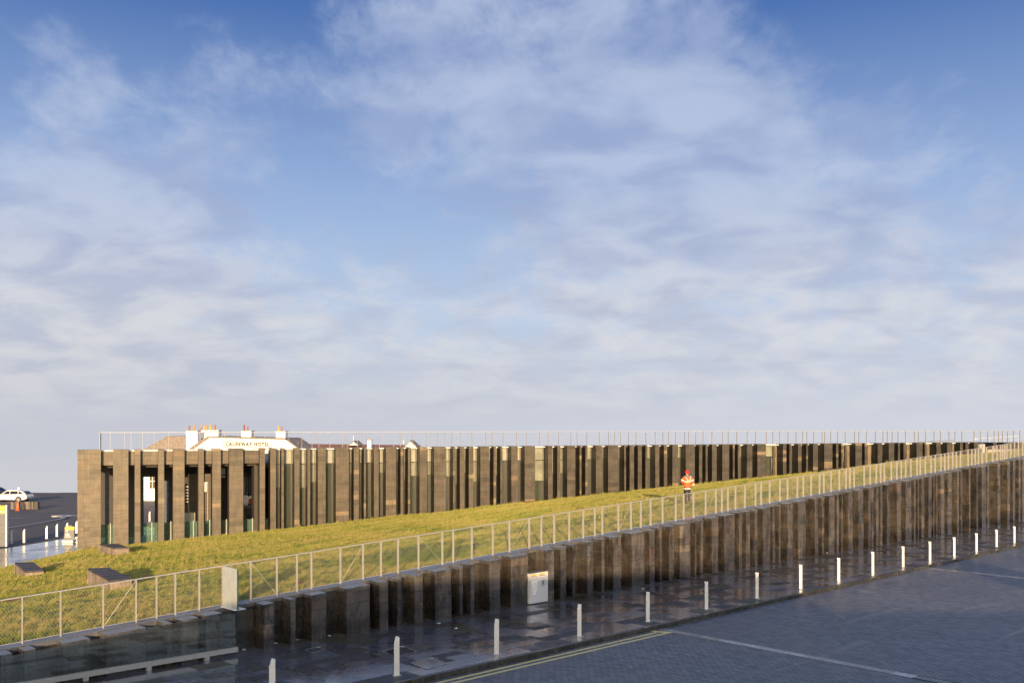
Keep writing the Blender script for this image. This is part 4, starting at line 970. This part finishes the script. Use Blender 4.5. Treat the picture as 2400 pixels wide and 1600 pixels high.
# ================================================================== person in an orange jacket walking up the lawn, seen from behind
def skin_mesh(name, joints, edges, radii, m_, parent, root, levels=1):
    me = bpy.data.meshes.new(name); me.from_pydata([tuple(j) for j in joints], edges, []); o = place(name, me, WLOC[parent.name], parent)
    o.modifiers.new('skin', 'SKIN'); sv = me.skin_vertices[0].data
    for i, r_ in enumerate(radii): sv[i].radius = r_ if isinstance(r_, tuple) else (r_, r_); sv[i].use_root = (i == root)
    ss = o.modifiers.new('round', 'SUBSURF'); ss.levels = levels; ss.render_levels = levels
    me.materials.append(m_); 
    for md in o.modifiers:
        if md.type == 'SKIN': md.use_smooth_shade = True
    return o
def person():
    base = lawn_hit(1611, 1180); t = thing('person', base, 'person in orange reflective jacket and red woolly hat on the lawn, seen from behind', 'person')
    sk = plain('skin', (.42, .24, .17), .6); org = plain('orange_jacket', (.80, .125, .03), .75, 0, 9, .12); nav = plain('dark_trousers', (.016, .016, .022), .8, 0, 9, .2); red = plain('red_wool', (.62, .02, .02), .9)
    wht = plain('reflective_tape', (.82, .80, .70), .5); gry = plain('grey_hood', (.22, .19, .17), .8); blk = M['black']
    J = [(0, 0, .93), (0, .01, 1.15), (0, .01, 1.38), (0, .0, 1.50), (0, .02, 1.57), (0, .03, 1.66),          # pelvis..head
         (-.19, .01, 1.42), (-.29, .04, 1.20), (-.16, .20, 1.06), (.19, .01, 1.42), (.30, .02, 1.18), (.37, .06, .93),
         (-.09, 0, .88), (-.105, .05, .48), (-.10, .02, .09), (-.115, .14, .04), (.09, 0, .88), (.085, -.02, .48), (.08, -.08, .10), (.10, .05, .04)]
    E_ = [(0, 1), (1, 2), (2, 3), (3, 4), (4, 5), (2, 6), (6, 7), (7, 8), (2, 9), (9, 10), (10, 11), (0, 12), (12, 13), (13, 14), (14, 15), (0, 16), (16, 17), (17, 18), (18, 19)]
    rd_ = [.14, .13, .14, .06, .06, .085, .06, .05, .035, .06, .05, .035, .085, .06, .045, .04, .085, .06, .045, .04]
    skin_mesh('body', J, E_, rd_, sk, t, 0)
    jj = [(0, .0, .80), (0, 0, .92), (0, .01, 1.12), (0, .01, 1.32), (0, .0, 1.46), (-.20, .01, 1.41), (-.31, .04, 1.20), (-.19, .18, 1.07), (.20, .01, 1.41), (.315, .02, 1.18), (.375, .05, .99)]
    je = [(0, 1), (1, 2), (2, 3), (3, 4), (3, 5), (5, 6), (6, 7), (3, 8), (8, 9), (9, 10)]
    jr = [(.205, .155), (.20, .15), (.20, .15), (.205, .15), (.09, .085), (.085, .085), (.075, .075), (.06, .06), (.085, .085), (.075, .075), (.06, .06)]
    skin_mesh('jacket', jj, je, jr, org, t, 2)
    tj = [(0, 0, .90), (-.095, 0, .82), (-.105, .05, .47), (-.10, .02, .10), (.095, 0, .82), (.09, -.02, .47), (.08, -.08, .11)]
    skin_mesh('trousers', tj, [(0, 1), (1, 2), (2, 3), (0, 4), (4, 5), (5, 6)], [(.15, .12), .105, .085, .075, .105, .085, .075], nav, t, 0)
    o = base
    MB().lathe(o + Vector((0, .03, 1.63)), [(.108, 0), (.116, .03), (.112, .08), (.092, .13), (.055, .165), (.0, .175)], 16).build('woolly_hat', red, t, smooth=True)
    MB().lathe(o + Vector((0, .03, 1.79)), [(.0, 0), (.026, .008), (.03, .022), (.02, .036), (0, .04)], 10).build('bobble', red, t, smooth=True)
    def band(z, rx, ry, h, name='reflective_band', m_=wht, y0=.005):
        mb = MB(); n = 20; vs = []
        for zz_, k in ((z, 1), (z + h, 1)): vs += [o + Vector((rx * math.cos(6.2832 * i / n), y0 + ry * math.sin(6.2832 * i / n), zz_)) for i in range(n)]
        for zz_, k in ((z, .93), (z + h, .93)): vs += [o + Vector((rx * k * math.cos(6.2832 * i / n), y0 + ry * k * math.sin(6.2832 * i / n), zz_)) for i in range(n)]
        fs2 = []
        for i in range(n):
            j = (i + 1) % n; fs2 += [(i, j, n + j, n + i), (2 * n + j, 2 * n + i, 3 * n + i, 3 * n + j), (n + i, n + j, 3 * n + j, 3 * n + i), (j, i, 2 * n + i, 2 * n + j)]
        mb.add(vs, fs2).build(name, m_, t, smooth=True)
    band(1.17, .222, .172, .042); band(.81, .222, .170, .042); band(.765, .212, .162, .045, 'pale_hem', plain('pale_hem', (.55, .42, .32), .8))
    for s_ in (-1, 1):      # braces over the shoulders meeting in the middle of the back
        MB().tube([o + Vector((.03 * s_, -.168, 1.20)), o + Vector((.09 * s_, -.168, 1.33)), o + Vector((.15 * s_, -.12, 1.44)), o + Vector((.16 * s_, -.02, 1.485))], .017, 6).build('reflective_brace', wht, t)
    def cuff(a, b, r_, name='sleeve_band'):
        MB().tube([o + Vector(a), o + Vector(b)], [r_, r_], 12).build(name, wht, t, smooth=True)
    cuff((-.262, .027, 1.285), (-.285, .033, 1.235), .092); cuff((.268, .016, 1.28), (.292, .018, 1.225), .092); cuff((.352, .038, 1.055), (.366, .046, 1.01), .080)
    # hood lying on the left shoulder
    MB().lathe(o + Vector((-.06, -.10, 1.40)), [(.03, 0), (.10, .03), (.12, .08), (.10, .13), (.05, .15), (0, .155)], 12).build('hood', gry, t, smooth=True)
    for k in range(5):      # right hand hanging open: four fingers and a thumb
        d = Vector((.018 * (k - 1.5) * .6, .025 * (k - 1.5), 0)); ln = (.055, .075, .08, .07, .05)[k]
        q = o + Vector((.375, .06, .90)) + (d if k < 4 else Vector((-.01, .05, .03)))
        MB().tube([q, q + Vector((.006, .012, -ln * .55)), q + Vector((-.004, .02, -ln))], [.010, .009, .006], 6).build('finger', sk, t, smooth=True)
    t.rotation_euler = (0, 0, R(16))
    for s_, y in ((-1, .10), (1, .01)):
        MB().tube([o + Vector((.10 * s_, y - .12, .05)), o + Vector((.105 * s_, y, .045)), o + Vector((.11 * s_, y + .13, .04))], [.05, .055, .045], 8).build('boot', blk, t, smooth=True)
person()

# ================================================================== left-hand plaza and car park
M['ywl'] = plain('yellow_board', (.48, .37, .07), .55); M['grb'] = plain('grey_board', (.15, .15, .145), .5); M['signw'] = plain('sign_white', (.82, .80, .76), .4)
q = at_z(16, 1280, ZPL); wS = 1.55; hS = 97 * q.y / F
t = thing('tall_sign', q - Vector((wS / 2, 0, 0)), 'tall sign panel with yellow head and pale grey body at the left frame edge', 'sign')
MB().box(q - Vector((wS, 0, 0)), (wS - .09, 0, 0), (0, .16, 0), (0, 0, hS * .79)).build('grey_body', M['grb'], t)
MB().box(q - Vector((wS, 0, -hS * .792)), (wS - .09, 0, 0), (0, .16, 0), (0, 0, hS * .2)).build('yellow_head', M['ywl'], t)
MB().box(q - Vector((.088, .01, 0)), (.088, 0, 0), (0, .18, 0), (0, 0, hS)).build('white_edge', M['signw'], t)
MB().box(q - Vector((wS, .012, -hS * .83)), (wS - .16, 0, 0), (0, .010, 0), (0, 0, .05)).build('white_line', M['signw'], t)
q = at_z(161, 1270.5, ZPL); mpx = q.y / F
t = thing('pavement_sign', q, 'wheeled pavement sign with yellow head and grey board beside the building corner', 'sign')
tl = Vector((0, .12, 0)); hw = .36
MB().hexa([q + Vector((-hw, 0, .16)), q + Vector((hw, 0, .16)), q + Vector((hw, .04, .16)), q + Vector((-hw, .04, .16)), q + tl + Vector((-hw * .95, 0, .86)), q + tl + Vector((hw * .95, 0, .86)), q + tl + Vector((hw * .95, .04, .86)), q + tl + Vector((-hw * .95, .04, .86))]).build('grey_board', M['grb'], t)
MB().hexa([q + tl + Vector((-hw * .95, 0, .863)), q + tl + Vector((hw * .95, 0, .863)), q + tl + Vector((hw * .95, .04, .863)), q + tl + Vector((-hw * .95, .04, .863)), q + tl * 1.3 + Vector((-hw * .93, 0, 1.10)), q + tl * 1.3 + Vector((hw * .93, 0, 1.10)), q + tl * 1.3 + Vector((hw * .93, .04, 1.10)), q + tl * 1.3 + Vector((-hw * .93, .04, 1.10))]).build('yellow_head', M['ywl'], t)
MB().tube([q + tl * 1.3 + Vector((-.12, .02, 1.10)), q + tl * 1.3 + Vector((-.10, .02, 1.16)), q + tl * 1.3 + Vector((.10, .02, 1.16)), q + tl * 1.3 + Vector((.12, .02, 1.10))], .012, 6).build('handle', M['satin'], t)
lt = MB()
for k, (u0, u1, v) in enumerate(((-.24, -.12, .76), (-.26, -.02, .58), (-.26, .04, .50), (-.26, .10, .40), (-.26, .14, .37))): lt.box(q + tl * ((v - .16) / .7) + Vector((u0, -.008, v)), (u1 - u0, 0, 0), (0, .006, 0), (0, 0, (.09, .045, .045, .02, .02)[k]))
lt.build('small_print', M['signw'], t)
MB().box(q + Vector((-.42, -.12, .03)), (.76, 0, 0), (0, .40, 0), (0, 0, .12)).build('ballast_base', M['signw'], t)
MB().tube([q + Vector((.37, .08, .11)), q + Vector((.45, .08, .11))], .07, 12).build('wheel', M['black'], t)

def stone_block(x0, x1, y0, y1, dark, label):
    a, b = road_hit(x0, y1), road_hit(x1, y1); hh = (y1 - y0) * a.y / F; t = thing('stone_block', (a + b) / 2, label, 'stone block', 'stone blocks beside the car'); dpt = .55
    n = 2
    for k in range(n): MB().box(a + Vector((0, 0, hh * k / n)), (b.x - a.x, 0, 0), (0, dpt, 0), (0, 0, hh / n - .012), (*jit((.15, .115, .085) if not dark else (.055, .05, .048), .15), .5)).build('block', M['bench_stone'], t)
for x0, x1, dk, lab in ((25, 31.5, 0, 'brown stone block left of the traffic cone, outermost'), (32, 35.5, 1, 'narrow dark stone block left of the traffic cone'), (36, 40, 0, 'narrow brown stone block nearest the left of the traffic cone'), (50.5, 55.5, 1, 'dark stone block just right of the traffic cone'), (56.5, 70, 0, 'widest brown stone block right of the traffic cone'), (71, 73.5, 1, 'thin dark stone block right of the widest one'), (74, 78, 0, 'thin brown stone block between two dark ones'), (79, 88, 1, 'dark stone block at the right end of the row behind the cone')):
    stone_block(x0, x1, 1175.5 if dk or x0 > 60 else 1175, 1193, dk, lab)
q = road_hit(48, 1194.5); q.y -= .5
t = thing('traffic_cone', q, 'orange traffic cone standing by the stone blocks', 'cone'); oc = plain('cone_orange', (.85, .16, .03), .5)
MB().cbox(q, (.42, .42, .04)).build('base', oc, t); MB().lathe(q + Vector((0, 0, .04)), [(.17, 0), (.10, .42), (.045, .86), (.035, .90), (0, .90)], 16).build('cone', oc, t, smooth=True)
MB().lathe(q + Vector((0, 0, .46)), [(.097, 0), (.072, .17)], 16).build('sleeve', plain('cone_sleeve', (.85, .35, .2), .5), t, smooth=True)
q = road_hit(44, 1159); t = thing('small_sign', q, 'small square white sign on a thin post behind the white car', 'sign'); k = q.y / F
MB().tube([q, q + Vector((0, 0, 14 * k))], .03, 6).build('post', M['satin'], t); MB().box(q + Vector((-2.6 * k, -.06, 12 * k)), (5.2 * k, 0, 0), (0, .04, 0), (0, 0, 5.4 * k)).build('board', M['signw'], t)

# kerb of the raised island and white road marks
def kerb_line(pts, name, m_, wd, hh, lift=0.0):
    P_ = [road_hit(x, y) for x, y in pts]; mb = MB()
    for i in range(len(P_) - 1):
        d = (P_[i + 1] - P_[i]); d.z = 0; d.normalize(); nn = Vector((-d.y, d.x, 0)) * wd / 2
        a, b = P_[i], P_[i + 1]; mb.hexa([a - nn, b - nn, b + nn, a + nn, a - nn + Vector((0, 0, hh)), b - nn + Vector((0, 0, hh)), b + nn + Vector((0, 0, hh)), a + nn + Vector((0, 0, hh))])
    return struct(mb.build(name, m_))
kerb_line([(-40, 1246.5), (17, 1239.5), (60, 1233), (100, 1226.5), (130, 1221), (145, 1217.5), (151, 1214.5), (150.5, 1212.5), (145, 1211.2), (135, 1210.6), (122, 1210.8)], 'island_kerb', plain('island_kerb', (.20, .20, .21), .35), .28, .13)
RM = plain('white_road_paint', (.62, .61, .60), .5)
for pts in ([(120.5, 1208.4), (132, 1208.4)], [(151.5, 1209), (163.5, 1209)]): kerb_line(pts, 'road_dash', RM, 1.0, .006)
kerb_line([(132, 1206.8), (150, 1206.6), (182, 1207.4)], 'road_line', RM, .22, .006); kerb_line([(-5, 1212.5), (55, 1213.5)], 'road_line', M['worn'], .2, .006)
kerb_line([(155, 1154.6), (181, 1154.4)], 'road_line', RM, .3, .01); kerb_line([(73, 1161.6), (84, 1161.6)], 'road_line', M['worn'], .3, .01)

def car(base, col, label, k=1.0):
    t = thing('parked_car', base, label, 'car', 'cars in the car park'); W2 = .90
    paint = plain('car_paint_%d' % int(col[0] * 100), col, .25, 0, 1, .02, 0, Coat_Weight=.6); gl = plain('car_window', (.02, .022, .026), .08)
    def side(pts, w0, w1, name, m_, z_split=None):
        # loft: side outline (x,z) given with half-width as a function of height
        n = len(pts); zs = [p[1] for p in pts]; z0_, z1_ = min(zs), max(zs); wf = lambda z: w0 + (w1 - w0) * (z - z0_) / (z1_ - z0_)
        vs = [base + Vector((x, -wf(z), z)) for x, z in pts] + [base + Vector((x, wf(z), z)) for x, z in pts]
        MB().add(vs, [tuple(range(n)), tuple(range(n, 2 * n))[::-1]] + [((i + 1) % n, i, n + i, n + (i + 1) % n) for i in range(n)]).build(name, m_, t, bevel=.035)
    # front at -x; estate with sloping tail
    side([(-2.25, .30), (2.02, .28), (2.28, .42), (2.33, .66), (2.22, .92), (1.4, .96), (.3, .94), (-.95, .90), (-1.75, .78), (-2.22, .58), (-2.32, .42)], .86, .91, 'body', paint)
    side([(-.95, .90), (2.18, .93), (1.95, 1.12), (1.55, 1.33), (1.0, 1.43), (.2, 1.45), (-.25, 1.40)], .84, .62, 'roof', paint)
    for sgn in (-1, 1):
        sw_ = MB(); wf = lambda z: .845 - .22 * (z - .9) / .55
        for pts in ([(-.70, .95), (.18, .96), (.18, 1.34), (-.18, 1.33)], [(.26, .96), (1.20, .97), (1.15, 1.33), (.26, 1.35)], [(1.28, .98), (1.88, 1.01), (1.55, 1.24), (1.24, 1.32)]):
            sw_.prism([base + Vector((x, sgn * (wf(z) + .004), z)) for x, z in pts], (0, sgn * .012, 0))
        sw_.build('side_windows', gl, t)
        MB().cbox(base + Vector((-.68, sgn * .93, .93)), (.14, .16, .11)).build('mirror', paint, t, bevel=.02)
        MB().box(base + Vector((1.98, sgn * .80 - .06, .74)), (.31, 0, 0), (0, .12, 0), (0, 0, .13)).build('tail_light', plain('tail_red', (.35, .02, .02), .3), t)
        MB().box(base + Vector((-2.16, sgn * .72 - .13, .56)), (.12, 0, 0), (0, .26, 0), (0, 0, .13)).build('headlight', plain('headlamp', (.7, .7, .7), .1), t)
        for x in (-1.38, 1.33):
            c = base + Vector((x, sgn * .80, .33)); y = Vector((0, sgn * .13, 0)); wh = MB(); wh.tube([c - y * .3, c + y], .33, 20); w_ = wh.build('wheel', M['black'], t)
            MB().tube([c + y * .98, c + y * 1.04], .22, 16).build('rim', plain('rim_metal', (.22, .21, .20), .5, .5), w_)
            ar = MB(); ar.tube([c + y * .2, c + y * .93], .385, 20); ar.build('wheel_arch', M['dark'], t)
    MB().prism([base + Vector((2.215, y, .96)) for y in (-.66, .66)] + [base + Vector((1.78, y, 1.26)) for y in (.55, -.55)], (.02, 0, .02)).build('rear_window', gl, t)
    MB().prism([base + Vector((-.93, y, .93)) for y in (-.70, .70)] + [base + Vector((-.30, y, 1.38)) for y in (.57, -.57)], (-.02, 0, .02)).build('windscreen', gl, t)
q = road_hit(26.5, 1175); car(q, (.82, .80, .77), 'white estate car parked beyond the stone blocks, facing left')
q2 = road_hit(-33, 1171); q2.x *= (q2.y + 6) / q2.y; q2.y += 6; q2.z = zroad(q2.y); car(q2, (.03, .035, .05), 'dark car mostly cut by the left frame edge behind the white one')

# ================================================================== hotel behind
YH = 116.0
def hp(x, y, dy=0.0): return at_y(x, y, YH + dy)
GZ = zroad(YH) - .3
HT = thing('hotel', hp(560, 1100), 'white rendered hotel with brown roof and clay chimney pots behind the building', 'building')
def front(pts, dy, depth, name, m_, parent=HT): return MB().prism([hp(x, y, dy) for x, y in pts], (0, depth, 0)).build(name, m_, parent)
def down(pts): z = GZ; return pts
yb = HY + (H - GZ) * F / YH
front([(434, yb), (434, 1056), (488, 1024.5), (600, 1027), (668, 1029.5), (704, 1052), (704, yb)], 0, 8, 'gable_wall', M['white'])
front([(300, yb), (300, 1060), (440, 1060), (440, yb)], 1.5, 8, 'side_wall', M['white'])
front([(332, 1055), (392, 1021.5), (436, 1021.5), (436, 1055)], 1.0, 7, 'left_roof', M['slate'])
front([(434, 1058), (452, 1044), (486, 1022), (490, 1025), (468, 1040), (447, 1056)], -.25, .5, 'verge', M['slate'])
front([(488, 1022.5), (668, 1027), (668, 1029.2), (488, 1024.8)], -.2, 8.6, 'ridge', M['slate'])
front([(668, 1029), (672, 1030), (706, 1053), (702, 1054)], -.2, 8.6, 'verge', M['slate'])
def chimney(x0, x1, y0, y1, pots, dy, dep, parent=HT):
    c = front([(x0, y1), (x0, y0), (x1, y0), (x1, y1)], dy, dep, 'chimney', M['white'], parent)
    front([(x0 - .8, y0), (x0 - .8, y0 - 1.3), (x1 + .8, y0 - 1.3), (x1 + .8, y0)], dy - .06, dep + .12, 'chimney_cap', plain('cap_%d' % int(x0), (.45, .38, .30), .8), c)
    for (px, py0, col, wd) in pots:
        p = hp(px, y0 - 1.3, dy + dep / 2); hh = (y0 - 1.3 - py0) * YH / F; r_ = wd * YH / F / 2
        MB().lathe(p, [(r_ * 1.1, 0), (r_, hh * .15), (r_ * .85, hh * .8), (r_ * 1.1, hh * .84), (r_ * 1.1, hh * .94), (r_ * .8, hh)], 10).build('chimney_pot', plain('pot_%d' % int(px), col, .8), c)
buff = (.42, .24, .10); terra = (.32, .11, .055); red_ = (.28, .05, .04); pale = (.44, .33, .18)
chimney(436.5, 462.5, 1010, 1056, [(443.6, 997.5, terra, 4.2), (454.3, 995.5, buff, 5)], .4, 1.4)
chimney(465.5, 511.5, 1008.5, 1027, [(471.8, 995, buff, 4.4), (478.8, 997, pale, 3.6), (484.5, 995, buff, 4), (493.5, 994.5, (.50, .30, .08), 7), (504, 995, terra, 4.6)], 3.2, 1.4)
chimney(565.5, 588.5, 1010, 1028, [(572.4, 995, red_, 4), (580.5, 998, terra, 4)], 3.5, 1.4)
chimney(646.5, 668.5, 1011, 1030, [(653.5, 998, (.46, .32, .10), 4.6), (660, 998, (.35, .15, .10), 4.2)], 3.5, 1.4)
# name board with lettering
nb = front([(523.5, 1047.5), (523.5, 1033), (636, 1034.5), (636, 1048.8)], -.06, .06, 'name_board', plain('board_white', (.80, .78, .74), .6))
ink = plain('sign_ink', (.045, .036, .03), .7)
for pts in ([(523.5, 1033), (636, 1034.5), (636, 1035.3), (523.5, 1033.8)], [(523.5, 1046.8), (636, 1048.1), (636, 1048.9), (523.5, 1047.6)], [(523.5, 1033), (524.3, 1033), (524.3, 1047.5), (523.5, 1047.5)], [(635.2, 1034.5), (636, 1034.5), (636, 1048.8), (635.2, 1048.8)]):
    front(pts[::-1], -.10, .03, 'board_border', ink, nb)
tx = bpy.data.curves.new('lettering', 'FONT'); tx.body = 'CAUSEWAY HOTEL'; tx.align_x = 'CENTER'; tx.align_y = 'CENTER'; tx.extrude = .015; tx.offset = .032; tx.space_character = 1.22; tx.size = .62
tmp = bpy.data.objects.new('tmp', tx); tm = bpy.data.meshes.new_from_object(tmp); bpy.data.objects.remove(tmp)
tv = np.array([v.co for v in tm.vertices]); kx = 103 * YH / F / (tv[:, 0].max() - tv[:, 0].min()); ctr = hp(580, 1040.9, -.10)
lm_ = MB(); lm_.add([ctr + Vector((v[0] * kx, -v[2], v[1] - v[0] * kx * .0125)) for v in tv], [tuple(p.vertices) for p in tm.polygons]); lm_.build('lettering', ink, nb)
# sash window seen through the porch
front([(338, yb), (338, 1100), (370, 1100), (370, yb)], .5, .5, 'ground_floor_wall', M['white'])
wn = front([(348, 1147), (348, 1108), (372, 1108), (372, 1147)], .42, .10, 'window', M['signw'])
front([(350.5, 1144), (350.5, 1112), (369, 1112), (369, 1144)], .38, .06, 'pane', plain('hotel_pane', (.12, .09, .06), .15), wn)
for y in (1127,): front([(350.5, y + .8), (350.5, y - .8), (369, y - .8), (369, y + .8)], .34, .05, 'sash_bar', M['signw'], wn)
for x in (357, 363): front([(x - .5, 1144), (x - .5, 1112), (x + .5, 1112), (x + .5, 1144)], .35, .04, 'sash_bar', M['signw'], wn)
q = road_hit(350, 1168); t = thing('grey_post', q, 'short grey post in front of the hotel seen through the porch', 'post')
MB().lathe(q, [(.22, 0), (.22, .9), (.18, 1.1), (.0, 1.2)], 10).build('post_body', M['grb'], t, smooth=True)
q = road_hit(350.5, 1222); t = thing('bollard', q, 'pale bollard seen through the open porch gap', 'bollard', 'bollards along the plaza kerb'); c_ = clone(b0, t, q + bs)
# annexe with red-brown roofs to the right
AN = thing('hotel_annexe', hp(830, 1100, 6), 'long low annexe with red-brown roof and small white gables right of the hotel', 'building')
front([(700, yb), (700, 1052), (985, 1054), (985, yb)], 6, 8, 'wall', M['white'], AN)
MB().add([hp(700, 1056, 5.4), hp(985, 1057, 5.4), hp(985, 1042.5, 10), hp(700, 1039.5, 10), hp(985, 1057, 15), hp(700, 1056, 15)], [(0, 1, 2, 3), (3, 2, 4, 5), (0, 3, 5), (1, 4, 2)]).build('roof', M['redroof'], AN)
def gable(x0, xp, x1, yp, ybase, dy):
    g_ = front([(x0, ybase), (xp, yp + 2.2), (x1, ybase)], dy, 4, 'gable', M['white'], AN)
    front([(x0 - 2, ybase + 1), (xp, yp), (xp, yp + 2.4), (x0, ybase + 1)], dy - .25, 4.4, 'barge_board', M['slate'], g_); front([(xp, yp), (x1 + 2, ybase + 1), (x1, ybase + 1), (xp, yp + 2.4)], dy - .25, 4.4, 'barge_board', M['slate'], g_)
gable(690, 698, 706, 1035, 1052, 3); gable(816, 828, 839, 1032.5, 1043, 7); gable(946, 961, 978, 1031.5, 1048, 3)
MB().tube([hp(828.5, 1036, 8), hp(828.5, 1021, 8)], .03, 5).build('finial', M['signw'], AN); MB().tube([hp(946, 1040, 6), hp(946, 1031, 6)], .04, 5).build('finial', M['signw'], AN)
chimney(861, 870, 1032, 1049, [(864.5, 1026.5, (.40, .26, .18), 5)], 6.5, 1.0, AN)

# ================================================================== unseen building added behind the camera, outlined to shade the wall foot and road
BK = thing('rear_shade_building', Vector((0, -10, -.5)), 'unseen pale building added behind the viewpoint to cast shade on the road', 'building')
bm_ = plain('pale_fill_render', (.74, .72, .68), .8, 0, 1, .06, .2); br2 = plain('rear_roof', (.09, .08, .08), .8)  # pale finish chosen to bounce fill light into the shade
def blk(x0, x1, y0, y1, z0, z1, name, m_): MB().box((x0, y0, z0), (x1 - x0, 0, 0), (0, y1 - y0, 0), (0, 0, z1 - z0)).build(name, m_, BK)
MB().prism([(-7.2, -5, -5), (12, -5, -5), (12, -5, 6.6), (7, -5, 6.58), (.5, -5, 6.46), (-4.4, -5, 6.24), (-7.2, -5, 5.75)], (0, -9, 0)).build('wall', bm_, BK); blk(12.01, 21.8, -13.5, -5.4, -5, 5.35, 'lower_wing', bm_); blk(-40, -7.21, -13, -5.3, -5, 4.98, 'side_wing', bm_)
blk(21.81, 24.4, -8, -5.2, -5, 7.35, 'shade_tower', bm_); blk(-30, -28.6, -9, -7.6, 4.99, 5.9, 'chimney', bm_)  # tower shaped to throw the dark band across the road
